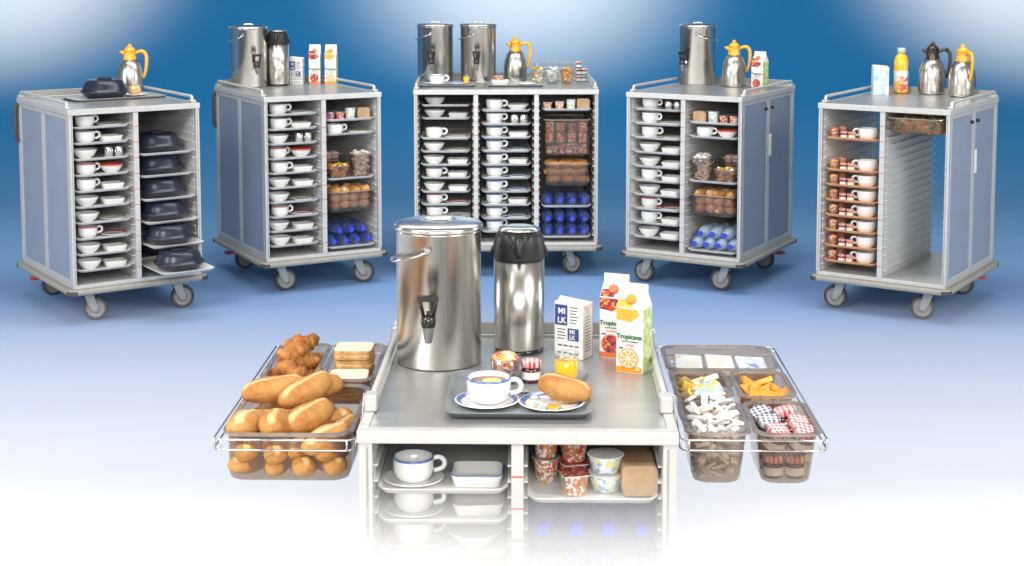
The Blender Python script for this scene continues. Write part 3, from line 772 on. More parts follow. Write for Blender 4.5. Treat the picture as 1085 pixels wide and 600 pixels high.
# --- cartons
def milk_carton(M, label, w_=.082, d=.058, h=.165, lettering=True, face='paper'):
    root = empty('milk_carton'); root.location = M.to_translation(); root.rotation_euler = M.to_euler()
    g = B(); g.loft([rr(w_, d, .002, 0, k=1), rr(w_, d, .002, h, k=1)], face, smooth=False, cap1=False)
    a = rr(w_, d, .002, h, k=1); b_ = [(x, y*.98, h+.005-x*.06) for x, y, z in a]
    g.loft([a, b_], 'paper', cap0=False, smooth=False)
    g.add([(-w_/2, -.006, h+.0055+w_*.03), (w_/2, .010, h+.0055-w_*.03), (w_/2, .013, h+.010-w_*.03), (-w_/2, .006, h+.014+w_*.03), (-w_/2, .004, h+.0052+w_*.03), (w_/2, .016, h+.0052-w_*.03)], [(0, 1, 2, 3), (3, 2, 5, 4)], 'paper'); g.build('carton_box', root)
    e = B(); s_ = 1
    e.add([(w_/2+.0012, -d/2+.004, h+.001), (w_/2+.0012, d/2-.004, h+.001), (w_/2+.002, 0, h-.028)], [(0, 1, 2)], 'paper_beige')
    e.build('folded_ears', root)
    y = -d/2-.0006
    if lettering:
        q = B(); q.box(-w_/2+.003, -.004, y, y+.0005, .095, .155, 'print_blue'); q.box(-.003, w_/2-.014, y, y+.0005, .052, .088, 'print_blue'); q.build('blue_squares', root)
        F = Matrix.Rotation(R(90), 4, 'X')
        for i, s in enumerate(('MI', 'LK')): 
            text(s, .024, 'paper', root, Matrix.Translation((-.022, y-.0006, .129-.027*i)) @ F, bold=.0006)
        for i, s in enumerate(('MI', 'LK')): text(s, .017, 'paper', root, Matrix.Translation((.012, y-.0006, .0725-.0165*i)) @ F, bold=.0004)
        t = B()
        for i in range(6): t.box(.004, .030-.003*(i % 3), y, y+.0005, .148-.009*i, .1505-.009*i, 'ink')
        for i in range(4): t.box(-.036, -.010-.003*(i % 2), y, y+.0005, .082-.009*i, .0845-.009*i, 'ink')
        for zz in (.034, .012):
            for i in range(4): t.box(-.034+.018*i, -.021+.018*i, y, y+.0005, zz, zz+.004, 'ink')
        x = w_/2+.0001
        for i in range(12): t.box(x, x+.0005, -.020, .012+.002*(i % 3), .12-.009*i, .122-.009*i, 'ink')
        t.build('small_print', root)
    return tag(root, label, 'milk carton')
def juice_carton(M, label, kind='orange', w_=.072, h=.150, text_on=True, lr=1):
    root = empty('juice_carton'); root.location = M.to_translation(); root.rotation_euler = M.to_euler()
    g = B(); a0 = rr(w_, w_, .002, 0, k=1); a1 = rr(w_, w_, .002, h, k=1)
    n = len(a0); s0 = len(g.v)
    g.loft([a0, a1], 'paper', smooth=False, cap1=False)
    b_ = [(x*(.98), y*.12+.004, h+.040) for x, y, z in a1]; c_ = [(x, y, z+.022) for x, y, z in b_]
    g.loft([a1, b_, c_], 'paper', cap0=False, smooth=False); g.build('carton_box', root)
    y = -w_/2-.0006; fr = 'orange_fruit' if kind == 'orange' else 'ink_red'
    s = B(); x = w_/2+.0001; s.box(x, x+.0006, -w_/2+.006, w_/2-.003, .004, h-.004, 'lime' if kind != 'red' else 'berry_print')
    s.build('side_print', root)
    s = B(); s.box(-x-.0006, -x, -w_/2+.003, w_/2-.003, .004, h-.02, 'lime' if kind != 'red' else 'berry_print'); s.build('side_print', root)
    # fruit picture at the foot
    q = B(); q.box(-w_/2+.001, w_/2-.001, y+.0001, y+.0006, .002, .018, fr)
    q.build('foot_band', root)
    Fm = Matrix.Rotation(R(90), 4, 'X')
    fz = .042
    o = B(); o.lathe([(.029, 0), (.029, .0006)], fr, 36, T=Matrix.Translation((-.002, y, fz)) @ Fm); o.lathe([(.0255, .0007), (.0255, .0010)], 'paper' if kind == 'orange' else 'berry_print', 36, T=Matrix.Translation((-.002, y, fz)) @ Fm)
    if kind == 'orange':
        for i in range(9):
            a = 2*math.pi*i/9; b2 = a+.55; cx, cz = -.002+.003*math.cos(a+.27), fz+.003*math.sin(a+.27)
            o.add([(cx, y-.0014, cz), (cx+.0205*math.cos(a), y-.0014, cz+.0205*math.sin(a)), (cx+.0205*math.cos(b2), y-.0014, cz+.0205*math.sin(b2))], [(0, 1, 2)], 'orange_pulp')
    o.build('fruit_picture', root)
    if text_on:
        text('Tropicana', .0170*w_/.072, 'green_ink', root, Matrix.Translation((0, y-.0005, .098)) @ Fm, bold=.0007)
        text('pure premium', .0085, 'ink', root, Matrix.Translation((.004, y-.0005, .088)) @ Fm)
        text('orange' if kind == 'orange' else 'red berries', .0090, 'ink_red', root, Matrix.Translation((.002, y-.0005, .078)) @ Fm)
        b3 = B(); b3.box(-.030, -.018, y, y+.0005, .068, .073, 'green_ink'); b3.box(.018, .030, y, y+.0005, .010, .022, 'lime'); b3.build('green_badges', root)
    else:
        b3 = B(); b3.box(-.026, .026, y, y+.0005, .096, .108, 'green_ink'); b3.build('name_band', root)
    # sloping front: fruit art, cap
    sl = Vector((0, -w_*.5+w_*.06+.004, .040)); ang = math.degrees(math.atan2(.040, w_*.5-w_*.06+.004+.0))
    Ms = Matrix.Translation((0, -w_/2, h)) @ Matrix.Rotation(R(ang), 4, 'X')
    v = B(); v.add([Ms @ Vector(p) for p in ((-w_*.47, .002, .0008), (w_*.1, .002, .0008), (-w_*.05, .030, .0008), (-w_*.47, .026, .0008))], [(0, 1, 2, 3)], 'orange_pulp' if kind == 'orange' else 'berry_print'); v.build('slope_picture', root)
    k = B(); k.lathe([(.0145, 0), (.0145, .010), (.0125, .012)], fr, 24, T=Ms @ Matrix.Translation((.0, .026, 0))); k.build('screw_cap', root)
    r = B(); 
    r.add([(-w_*.49, y+.0003, h-.034), (w_*.05, y+.0003, h-.040), (w_*.38, y+.0003, h-.018), (w_*.30, y+.0003, h-.003), (-w_*.49, y+.0003, h-.001)], [(0, 1, 2, 3, 4)], 'orange_pulp' if kind == 'orange' else 'berry_print'); r.build('front_fruit_band', root)
    return tag(root, label, 'juice carton')

ORD = ['top', 'second', 'third', 'fourth', 'fifth', 'sixth', 'seventh', 'eighth', 'ninth', 'tenth']
def where(ci, colname, row):
    return f"{ORD[row]} tray of {colname} column, {CART[ci]}"
G_TRAY = {k: f'trays slid into the {CART[k]}' for k in CART}
NM = {'cup': ('white cup', 'cup'), 'cup_red': ('white cup with red rim', 'cup'), 'cup_blue': ('white cup with blue rim', 'cup'), 'bowl': ('white bowl', 'bowl'), 'bowl_red': ('white bowl with red inside', 'bowl'),
      'dish': ('rectangular white dish', 'dish'), 'dish_blue': ('blue rimmed rectangular dish', 'dish'), 'dish_beige': ('cream rimmed rectangular dish', 'dish'), 'dish_oval': ('wide round white dish', 'dish'),
      'plate_blue': ('blue edged plate', 'plate'), 'plate_green': ('green edged plate', 'plate'), 'plate_red': ('red edged plate', 'plate'), 'plate_beige': ('beige edged plate', 'plate'), 'plate_white': ('plain white plate', 'plate'),
      'steel_pot': ('small steel pot', 'pot'), 'saucer': ('white saucer', 'saucer'), 'saucer_beige': ('beige edged saucer', 'saucer'), 'saucer_red': ('red edged saucer', 'saucer')}
def rows(ci, colname, cx, zs, left, right, saucers=None, tray='tray', yf=YF+.004, dxl=-.075, dxr=.078, td=.53, pull=None, hangle=0):
    rj = random.Random(ci*31+len(colname))
    j_ = lambda a: rj.uniform(-a, a)
    for i, z in enumerate(zs):
        yt = yf+td/2+rj.uniform(0, .008)-(pull[i] if pull else 0)
        wh = where(ci, colname, i)
        put(tray, W(ci, cx, yt, z-.013), f"{'plain orange' if tray == 'tray_o' else 'pale grey'} tray, {ORD[i]} of {colname} column, {CART[ci]}", 'tray', G_TRAY[ci])
        zt = z-.013+.0045; y = yt-td/2
        if left and left[i]:
            zz = zt
            if saucers and left[i].startswith('cup'):
                sk = saucers[i]
                if sk: put(sk, W(ci, cx+dxl, y+.092, zt), f'{NM[sk][0]} under cup, {wh}', 'saucer', f'crockery in the {CART[ci]}'); zz = zt+.0046
            n, c = NM[left[i]]; put(left[i], W(ci, cx+dxl+(0 if saucers else j_(.005)), y+.092+(0 if saucers else j_(.006)), zz, hangle+j_(14)), f'{n} on {wh}', c, f'crockery in the {CART[ci]}', 1.06 if ci != 6 else 1)
        if right and right[i]:
            ks = right[i]
            if ks == 'pots':
                for j, dx in enumerate((-.022, .038)):
                    put('steel_pot', W(ci, cx+dxr+dx, y+.08, zt, 20), f"{('left', 'right')[j]} one of two small steel pots, {wh}", 'pot', f'crockery in the {CART[ci]}')
            else:
                n, c = NM[ks]; put(ks, W(ci, cx+dxr+j_(.004), y+.095+j_(.008), zt, j_(6)), f'{n} on {wh}', c, f'crockery in the {CART[ci]}', 1.06 if ci != 6 else 1)
def bottles(ci, cx, z, n, ypos, start, kind, colname, rowname, w_=.083):
    for i in range(n):
        x = cx+(i-(n-1)/2)*w_
        put(kind, W(ci, x, ypos, z+.0402), f'blue capped water bottle, {("first","second","third","fourth")[i]} from left of {rowname} row, {CART[ci]}', 'water bottle', f'water bottles lying in the {CART[ci]}')

# ================================================================== trolley 1
ct = {}
ROWL = ['cup', 'cup', 'bowl', 'cup_red', 'cup', 'bowl', 'bowl', 'cup_red', 'bowl', 'bowl']
ROWR = ['plate_white', 'dish', 'pots', 'bowl_red', 'dish', 'dish', 'plate_green', 'plate_red', 'dish', 'dish']
r1, c1, cw1 = cart(1, 2, -1)
tag(r1, 'open meal trolley full of navy plate covers, leftmost of the five behind', 'trolley', 'meal trolleys')
Z10 = [1.135-.0915*i for i in range(10)]
rows(1, 'left', c1[0], Z10, ROWL, ROWR)
zc = [.955, .825, .690, .560, .430, .300]; pull = [0, 0, .03, .07, .15, .30]
for i, z in enumerate(zc):
    y = YF+.004+.265-pull[i]
    put('tray', W(1, c1[1], y, z-.013), f"pale grey tray{', pulled far out,' if i == 5 else ''} under {ORD[i] if i < 5 else 'lowest'} navy cover of leftmost trolley", 'tray', G_TRAY[1])
    put('dome', W(1, c1[1]-.005, y-.115, z-.008), f"navy plate cover, {ORD[i] if i else 'topmost'} of six down the right column of leftmost trolley", 'plate cover', 'navy plate covers in the leftmost trolley')
o = put('tray_top', W(1, .085, .10, H+.001, 1), 'steel grey tray under navy cover and bun on top of leftmost trolley', 'tray', None)
o.scale = (1.32, .9, 1)
put('dome', W(1, .03, .11, H+.006), 'navy plate cover on the tray on top of the leftmost trolley', 'plate cover')
put('bun', W(1, .225, .13, H+.034, 60), 'round golden bun beside navy cover on top of leftmost trolley', 'bread bun')
put('plate_white', W(1, .225, .13, H+.0058), 'white plate under round bun on top of leftmost trolley', 'plate')
jug(W(1, .30, .40, H+.001, -34), 'steel jug with yellow lid and handle behind navy cover, leftmost trolley')

# ================================================================== trolley 2
r2, c2, cw2 = cart(2, 2, -1)
tag(r2, 'open meal trolley topped by urn and two juice cartons, second from left', 'trolley', 'meal trolleys')
rows(2, 'left', c2[0], [z-.008 for z in Z10], ROWL, ROWR)
def rack_items(ci, cx, za, zb, mirror=False):
    s = -1 if mirror else 1; C_ = CART[ci]
    put('tray', W(ci, cx, YF+.27, za-.013), f'pale tray of yogurt pots and bread, top of right column, {C_}', 'tray', G_TRAY[ci])
    for dx, k, l, c in ((-.125, 'small_pot', 'red and orange small yogurt pot', 'yogurt'), (-.058, 'small_pot', 'second small yogurt pot', 'yogurt'), (.012, 'tall_pot', 'tall blue white yogurt pot', 'yogurt'), (.102, 'bread_pack', 'film wrapped sliced bread', 'bread')):
        put(k, W(ci, cx+s*dx, YF+(.06 if k != 'bread_pack' else .13), za-.008), f'{l} on top right tray, {C_}', c, None, .9 if k == 'bread_pack' else 1)
    put('tray', W(ci, cx, YF+.27, zb-.013), f'pale tray with cup and plate, second of right column, {C_}', 'tray', G_TRAY[ci])
def tub(M, label, fill, w_=.115, d=.11, h=.13, group=None, sm='smoke', rimm='smoke_rim'):
    o = basin('smoked_tub', w_, d, h, taper=.80, r=.028, rimw=.008, mname=sm, rim=rimm); o.location = M.to_translation(); o.rotation_euler = M.to_euler(); tag(o, label, 'tub', group)
    return o
def heap(M, w_, d, h, kind_m, n, seed, label, cat, name, sx=.03, sy=.02, sz=.012, taper=.8):
    """loose small packets nobody could count, filling a tub"""
    rnd = random.Random(seed); g = B()
    for i in range(n):
        z = rnd.uniform(.012, h); t = taper+(1-taper)*z/h
        ax = (w_*t-.035)/2; ay = (d*t-.035)/2
        x = rnd.uniform(-ax, ax); y = rnd.uniform(-ay, ay)
        Tm = T(x, y, z, rnd.uniform(0, 360), rnd.uniform(-40, 40), rnd.uniform(-40, 40))
        g.box(-sx/2, sx/2, -sy/2, sy/2, -sz/2, sz/2, rnd.choice(kind_m), T=Tm)
    o = g.build(name); o.location = M.to_translation(); o.rotation_euler = M.to_euler(); return tag(o, label, cat, None, 'stuff')
rack_items(2, c2[1], 1.075, .985)
put('cup', W(2, c2[1]-.085, YF+.08, .977), 'white cup on second tray of right column, second trolley from left', 'cup')
put('plate_green', W(2, c2[1]+.075, YF+.09, .977), 'green edged plate on second tray of right column, second trolley from left', 'plate')
def lower_right(ci, cx, zs, zb, mirror, kindb):
    C_ = CART[ci]; s = -1 if mirror else 1
    put('tray', W(ci, cx, YF+.27, zs-.013), f'pale tray carrying smoked tubs, middle of right column, {C_}', 'tray', G_TRAY[ci])
    zz = zs-.008
    tub(W(ci, cx+s*.085, YF+.085, zz), f'smoked tub of white sugar packets on middle tray, {C_}', None, .130, .125, .150)
    heap(W(ci, cx+s*.085, YF+.085, zz), .130, .125, .162, ['paper', 'paper', 'paper_beige'], 90, ci, f'heap of sugar packets in smoked tub, {C_}', 'sugar packets', 'sugar_packets')
    tub(W(ci, cx-s*.070, YF+.075, zz), f'low smoked tub of gold and orange portions, {C_}', None, .140, .11, .085)
    heap(W(ci, cx-s*.070, YF+.075, zz), .140, .11, .09, ['gold', 'butter_print', 'orange_pack'], 50, ci+20, f'gold and orange portions heaped in low tub, {C_}', 'food portions', 'food_portions')
    tub(W(ci, cx-s*.070, YF+.20, zz), f'smoked tub of jam jars behind gold portions, {C_}', None, .14, .12, .150)
    k = 0
    for lz in (.012, .062, .112):
        for dx in (-.024, .024):
            for dy in (-.02, .022):
                put(('jar_navy', 'jar_red', 'jar_dark')[k % 3], W(ci, cx-s*.070+dx*(.9+lz), YF+.20+dy, zz+lz), f'small jam jar among others in back smoked tub, {C_}', 'jam jar', f'jam jars in the tub of the {C_}'); k += 1
    # bread basin
    bw = .31; put_basin(W(ci, cx, YF+.20, zb), bw, .40, .135, f'smoked container of bread rolls in right column, {C_}')
    rnd = random.Random(ci*7); 
    for lay, (lz, nx, ny) in enumerate(((.040, 4, 3), (.085, 4, 3), (.130, 4, 2))):
        for a in range(nx):
            for b_ in range(ny):
                put(rnd.choice(('roll_c', 'bun', 'roll_b')), W(ci, cx-.098+.066*a+rnd.uniform(-.006, .006), YF+.075+.115*b_+rnd.uniform(-.01, .01), zb+lz, rnd.uniform(65, 115) , 0, rnd.uniform(-12, 12)), f'golden bread roll piled in smoked container, {C_}', 'bread roll', f'bread rolls in the container of the {C_}', .82)
    put('tray', W(ci, cx, YF+.27, .247), f'pale tray under the water bottles, bottom right, {C_}', 'tray', G_TRAY[ci])
    bottles(ci, cx, .253, 4, YF+.165, 0, kindb, 'right', 'lower', .080)
    bottles(ci, cx, .253+.068, 3, YF+.165, 0, kindb, 'right', 'upper', .080)
lower_right(2, c2[1], .700, .478, False, 'water')
urn(W(2, -.20, .34, H+.001, -28.7), 'steel drink urn on top of the second trolley from left', -1, -60)
airpot(W(2, -.005, .32, H+.001, -28.7), 'tall steel airpot with black pump head beside urn, second trolley from left')
milk_carton(W(2, .145, .36, H+.001, -35), 'white and blue milk carton between airpot and juice, second trolley from left', lettering=True, w_=.09, h=.172)
juice_carton(W(2, .265, .33, H+.001, -28), 'red berry juice carton on top of second trolley from left', 'red', w_=.078, h=.205)
juice_carton(W(2, .358, .27, H+.001, -30), 'orange juice carton at right on top of second trolley from left', 'orange', w_=.078, h=.205)

# ================================================================== trolley 3
r3, c3, cw3 = cart(3, 3, 1)
tag(r3, 'wide three column meal trolley with two urns, middle of the back row', 'trolley', 'meal trolleys')
rows(3, 'left', c3[0], [1.130, 1.044, .921, .835, .748, .661, .570, .486, .399, .310],
     ['bowl', 'bowl', 'cup', 'bowl', 'bowl', 'cup_blue', 'bowl', 'cup_red', 'cup', 'cup'], [None, 'dish', 'plate_beige', 'plate_green', 'dish_beige', 'dish', 'dish', 'plate_red', 'plate_white', 'dish'], pull=[-.08, -.08]+[0]*8)
rows(3, 'middle', c3[1], [1.103-.0888*i for i in range(10)], ['cup', 'cup']+['cup_blue']*8, ['dish_oval', 'pots', 'dish', 'plate_blue', 'dish', 'plate_blue', 'plate_blue', 'dish', 'plate_blue', 'dish'], ['saucer']*10)
C3 = c3[2]
put('tray', W(3, C3, YF+.27, 1.095), 'pale tray of pots and bread, top of right column, wide middle trolley', 'tray', G_TRAY[3])
for dx, k, l, c in ((-.125, 'yogurt_square', 'red and orange square yogurt pot', 'yogurt'), (-.045, 'yogurt', 'red and white yogurt pot', 'yogurt'), (.03, 'tall_pot', 'tall pale blue pot', 'yogurt'), (.11, 'bread_pack', 'film wrapped bread', 'bread')):
    put(k, W(3, C3+dx, YF+(.06 if k != 'bread_pack' else .12), 1.10), f'{l} on top tray of right column, wide middle trolley', c, None, .92)
put_basin(W(3, C3+.005, YF+.17, .800), .315, .33, .24, 'deep smoked container of snack packets, right column, wide middle trolley')
k = 0
for lz, nx in ((.012, 6), (.085, 4), (.155, 4)):
    for i in range(nx):
        put(('candy', 'jar_dark', 'small_pot', 'candy', 'yogurt', 'jar_red')[(i*2+k*3+(i*k)) % 6] if lz > .05 else ('jar_dark', 'small_pot', 'candy')[i % 3], W(3, C3-.115+.22*i/(nx-1)+.004, YF+.055, .800+lz, random.Random(i+k).uniform(-15, 15)), 'colourful small packet in deep smoked container, wide middle trolley', 'snack packet', 'small packets in the deep container of the wide trolley')
    k += 1
put_basin(W(3, C3+.005, YF+.165, .600), .305, .33, .150, 'smoked container of bread rolls, right column, wide middle trolley')
rnd = random.Random(5)
for lz, nx, ny in ((.040, 3, 2), (.088, 3, 2), (.135, 3, 2)):
    for a in range(nx):
        for b_ in range(ny):
            put(rnd.choice(('roll_a', 'roll_b', 'roll_c')), W(3, C3-.085+.088*a, YF+.065+.12*b_, .60+lz, rnd.uniform(-35, 35), 0, rnd.uniform(-10, 10)), 'long golden roll piled in smoked container, wide middle trolley', 'bread roll', 'bread rolls in the container of the wide middle trolley', .74)
put('tray', W(3, C3, YF+.27, .458), 'pale tray under upper row of water bottles, right column, wide middle trolley', 'tray', G_TRAY[3])
put('tray', W(3, C3, YF+.27, .255), 'lowest pale tray under two rows of bottles, right column, wide middle trolley', 'tray', G_TRAY[3])
bottles(3, C3, .464, 4, YF+.165, 0, 'water', 'right', 'upper', .0805)
bottles(3, C3, .261, 4, YF+.165, 0, 'water', 'right', 'lowest', .0805)
bottles(3, C3, .261+.081, 4, YF+.165, 0, 'water', 'right', 'middle', .0805)
urn(W(3, -.478, .13, H+.001), 'steel drink urn at left end on top of wide middle trolley', -1, -98)
urn(W(3, -.182, .13, H+.001), 'second steel urn, next to yellow lidded jug, on wide middle trolley', -1, -94)
jug(W(3, .075, .20, H+.001), 'steel jug with yellow lid on top of wide middle trolley')
put('tray_top', W(3, -.385, -.13, H+.001), 'steel grey tray in front of left urn, wide middle trolley', 'tray', None, (.84, .9, 1))
put('cup_blue', W(3, -.46, -.12, H+.0055+.0046), 'white cup with blue rim before left urn, top of wide middle trolley', 'cup')
put('saucer', W(3, -.46, -.12, H+.0055), 'white saucer under cup before left urn, top of wide middle trolley', 'saucer')
put('plate_blue', W(3, -.32, -.10, H+.0055), 'blue edged plate beside cup on top of wide middle trolley', 'plate', None, .9)
put('juice_glass', W(3, -.262, -.04, H+.0055), 'small glass on tray between the urns, wide middle trolley', 'glass', None, .9)
put('tray_top', W(3, .065, -.13, H+.001), 'steel grey tray in front of yellow lidded jug, wide middle trolley', 'tray', None, (.84, .9, 1))
put('dish', W(3, -.035, -.14, H+.0055), 'shallow white dish under yogurt pot, top of wide middle trolley', 'dish')
put('yogurt_square', W(3, -.045, -.12, H+.0115), 'square yogurt pot in white dish on top of wide middle trolley', 'yogurt', None, .95)
put('plate_white', W(3, .14, -.15, H+.0055), 'plain white plate on right tray, top of wide middle trolley', 'plate', None, .9)
ttop = [(.225, 'butter_print', 'yellow and white portions', ['butter_print', 'gold', 'paper']), (.325, 'paper', 'white sugar sticks', ['paper', 'paper', 'foil']), (.425, 'orange_pack', 'orange packets', ['orange_pack', 'gold'])]
for x, m_, l, ms in ttop:
    tub(W(3, x, .03, H+.001), f'clear tub of {l} on top of wide middle trolley', None, .098, .10, .105, sm='clear_plastic', rimm='clear_plastic')
    heap(W(3, x, .03, H+.001), .098, .10, .105, ms, 55, int(x*1000), f'{l} heaped in clear tub, wide middle trolley', 'food portions', 'food_portions')
tub(W(3, .522, .03, H+.001), 'clear tub of jam jars at right end on top of wide middle trolley', None, .10, .10, .085, sm='clear_plastic', rimm='clear_plastic')
for j, (dx, dy, dz) in enumerate(((-.02, -.02, .01), (.022, -.02, .01), (0, .022, .01), (-.022, -.018, .058), (.024, -.016, .058), (0, .02, .058), (-.02, -.02, .105))):
    put(('jar_red', 'jar_navy')[j % 2], W(3, .522+dx*.9, .03+dy*.8, H+.001+dz), 'gingham lidded jam jar in clear tub, top of wide middle trolley', 'jam jar', 'jam jars on top of the wide middle trolley')
put_basin(W(3, .36, .22, H+.001), .34, .16, .135, 'long clear container behind the tubs on wide middle trolley', mname='clear_plastic', rim='clear_plastic')

# ================================================================== trolley 4
r4, c4, cw4 = cart(4, 2, 1)
tag(r4, 'open meal trolley with side doors folded and pale bottles, second from right', 'trolley', 'meal trolleys')
rows(4, 'left', c4[0], Z10, ['cup', 'cup', 'cup', 'bowl', 'bowl', 'cup', 'bowl', 'cup_red', 'cup', 'bowl'], ['pots', 'plate_white', 'plate_green', 'dish', 'dish', 'dish', 'dish', 'plate_red', 'dish', 'dish'], ['saucer', 'saucer', 'saucer', 'saucer', 'saucer', 'saucer', 'saucer', 'saucer_red', 'saucer', 'saucer'])
rack_items(4, c4[1], 1.070, .980, True)
put('cup', W(4, c4[1]-.075, YF+.08, .972), 'white cup on second tray of right column, second trolley from right', 'cup')
put('bowl_red', W(4, c4[1]+.07, YF+.09, .972), 'white bowl with red inside, second tray of right column, second trolley from right', 'bowl')
lower_right(4, c4[1], .700, .478, True, 'water_pale')
urn(W(4, -.255, .35, H+.001, 29.5), 'steel drink urn on top of the second trolley from right', 1, -138)
jug(W(4, .045, .26, H+.001, 29.5), 'steel jug with yellow lid between urn and juice, second trolley from right')
juice_carton(W(4, .275, .13, H+.001, -8), 'juice carton with lime side on top of the second trolley from right', 'lime', w_=.082, h=.185)

# ================================================================== trolley 5
r5, c5, cw5 = cart(5, 2, 1, open_back=True)
tag(r5, 'half empty meal trolley open at the back, rightmost of the five behind', 'trolley', 'meal trolleys')
Z8 = [1.037, .849, .759, .668, .577, .487, .394, .302]
for i, z in enumerate(Z8):
    wh = f'{ORD[i]} orange tray, rightmost trolley'
    put('tray_o', W(5, c5[0], YF+.27, z-.013), f'orange tray, {ORD[i]} of left column, rightmost trolley', 'tray', G_TRAY[5])
    zt = z-.0085
    put('dessert', W(5, c5[0]-.118, YF+.06, zt), f'fruit dessert glass at left of {wh}', 'dessert', 'fruit desserts in the rightmost trolley', .95)
    put('dessert', W(5, c5[0]-.105, YF+.16, zt), f'rear fruit dessert glass on {wh}', 'dessert', 'fruit desserts in the rightmost trolley', .95)
    put('jar_red', W(5, c5[0]-.058, YF+.05, zt), f'red lidded jam jar, left of two on {wh}', 'jam jar', 'jam jars in the rightmost trolley')
    put('jar_dark', W(5, c5[0]-.010, YF+.05, zt), f'red lidded marmalade jar beside cup on {wh}', 'jam jar', 'jam jars in the rightmost trolley')
    put('cup', W(5, c5[0]+.075, YF+.085, zt, 190), f'white cup on {wh}', 'cup', 'cups in the rightmost trolley', 1.08)
put_basin(W(5, c5[1]-.0, YF+.19, H-.150), .325, .45, .095, 'smoked container of green and orange salad hung under top, rightmost trolley')
heap(W(5, c5[1]-.0, YF+.19, H-.150), .31, .43, .075, ['salad_print', 'fillet_orange', 'marmalade'], 420, 9, 'green and orange salad pieces in hung smoked container', 'salad', 'salad_pieces', .035, .02, .014, .93)
milk_carton(W(5, -.275, .24, H+.001, 33), 'pale blue milk carton on top of the rightmost trolley', h=.172, w_=.098, lettering=False, face='milk_print_blue')
put('orange_bottle', W(5, -.20, .41, H+.001, 33), 'orange juice bottle with mint cap on top of the rightmost trolley', 'juice bottle', None, (1.25, 1.25, 1.0))
jug(W(5, -.02, .47, H+.001, 33), 'steel jug with dark brown lid on top of the rightmost trolley', 'dark_brown', 1.06)
jug(W(5, .19, .40, H+.001, -42), 'steel jug with yellow lid at right on top of the rightmost trolley', 'yellow', 1.04)

# ================================================================== trolley 6 (front)
r6, c6, cw6 = cart(6, 2, 0, front=True)
tag(r6, 'large front trolley with steel top, its foot faded to white by added mist', 'trolley', 'meal trolleys')
CL = c6[0]; CR = c6[1]
Z6 = [1.084-.0805*i for i in range(6)]
L6 = ['cup_blue', 'cup', 'cup', 'cup', 'cup', 'cup']; R6 = ['dish_blue', 'dish_beige', 'dish_oval', 'dish', 'dish', 'dish']
rows(6, 'left', CL, Z6, L6, R6, ['saucer', 'saucer_beige', 'saucer_red', 'saucer', 'saucer', 'saucer'], dxl=-.078, dxr=.080, yf=YF+.006)
put('tray', W(6, CR, YF+.27, 1.050), 'white tray of yogurt, cream tubs and bread in front trolley', 'tray', G_TRAY[6])
zt = 1.0545
for k_, x, y, z, l, c in (('yogurt', -.115, .17, 0, 'red printed yogurt pot at rear left of tray in front trolley', 'yogurt'), ('yogurt', -.115, .17, .0635, 'upper red yogurt pot stacked at rear left in front trolley', 'yogurt'),
        ('yogurt_square', -.045, .075, 0, 'white yogurt pot with red fruit print at front of tray in front trolley', 'yogurt'), ('yogurt_square', -.045, .16, 0, 'square yogurt pot behind the white one in front trolley', 'yogurt'), ('yogurt_square', -.045, .165, .057, 'upper square yogurt pot in rear stack of front trolley', 'yogurt'),
        ('pudding', .035, .105, 0, 'lower pale blue cream tub of two stacked in front trolley', 'cream tub'), ('pudding', .035, .105, .0475, 'upper pale blue cream tub of two stacked in front trolley', 'cream tub'), ('pudding', .03, .20, .0, 'pale cream tub behind the stacked pair in front trolley', 'cream tub')):
    put(k_, W(6, CR+x, YF+y, zt+z, 15), l, c)
put('bread_pack', W(6, CR+.115, YF+.145, zt, 2), 'film wrapped block of sliced bread on right tray of front trolley', 'bread')
put('tray', W(6, CR, YF+.27, .85), 'white tray below the water bottles in front trolley', 'tray', G_TRAY[6])
bottles(6, CR, .856+.081, 4, YF+.165, 0, 'water', 'right', 'upper', .0815)
bottles(6, CR, .856, 4, YF+.165, 0, 'water', 'right', 'lower', .0815)
# on top
urn(W(6, -.236, .165, H+.001), 'large steel drink urn on top of the front trolley', -1, -97, r=.121, h=.385)
airpot(W(6, -.008, .29, H+.001, 1), 'steel airpot with black pump head on top of the front trolley', r=.074, h=.275)
milk_carton(W(6, .152, .225, H+.001, -28), 'white milk carton with blue lettered squares on the front trolley', h=.155, w_=.094, d=.066)
juice_carton(W(6, .275, .23, H+.001, -22), 'red berry juice carton behind the orange one, front trolley', 'red', h=.178, w_=.076)
juice_carton(W(6, .318, .075, H+.001, -24), 'orange juice carton with orange slice picture, front trolley', 'orange', h=.184, w_=.078)
put('tray_fg', W(6, 0.0, -.198, H+.001), 'dark grey tray with breakfast on top of the front trolley', 'tray')
zt = H+.006
put('saucer_blue', W(6, -.082, -.272, zt), 'blue edged saucer under the tea cup, front tray', 'saucer')
put('cup_tea', W(6, -.078, -.264, zt+.0048, -5), 'white cup of tea with lemon slice, front tray', 'cup')
put('lemon', W(6, -.070, -.272, zt+.0048+.0525, 0, 0, 0), 'round yellow lemon slice floating in the tea, front tray', 'lemon slice')
put('plate_blue_big', W(6, .085, -.285, zt), 'blue edged plate under the long bread roll, front tray', 'plate')
put('roll_a', W(6, .116, -.262, zt+.036, -24, 0, 7), 'long golden bread roll lying on blue edged plate, front tray', 'bread roll', None, (.84, .98, .95))
put('butter', W(6, .040, -.315, zt+.006, 30), 'white wrapped butter portion at left on blue edged plate', 'butter')
put('butter_gold', W(6, .090, -.345, zt+.006, -25), 'gold wrapped butter portion on blue edged plate', 'butter')
put('butter', W(6, .062, -.342, zt+.006, 70), 'white wrapped butter portion at front of blue edged plate', 'butter', None, .8)
put('dessert', W(6, -.040, -.072, zt), 'glass of fruit dessert behind tea cup, front tray', 'dessert', None, 1.3)
put('jar_red', W(6, .030, -.065, zt), 'jam jar with red gingham lid between dessert and juice, front tray', 'jam jar', None, 1.35)
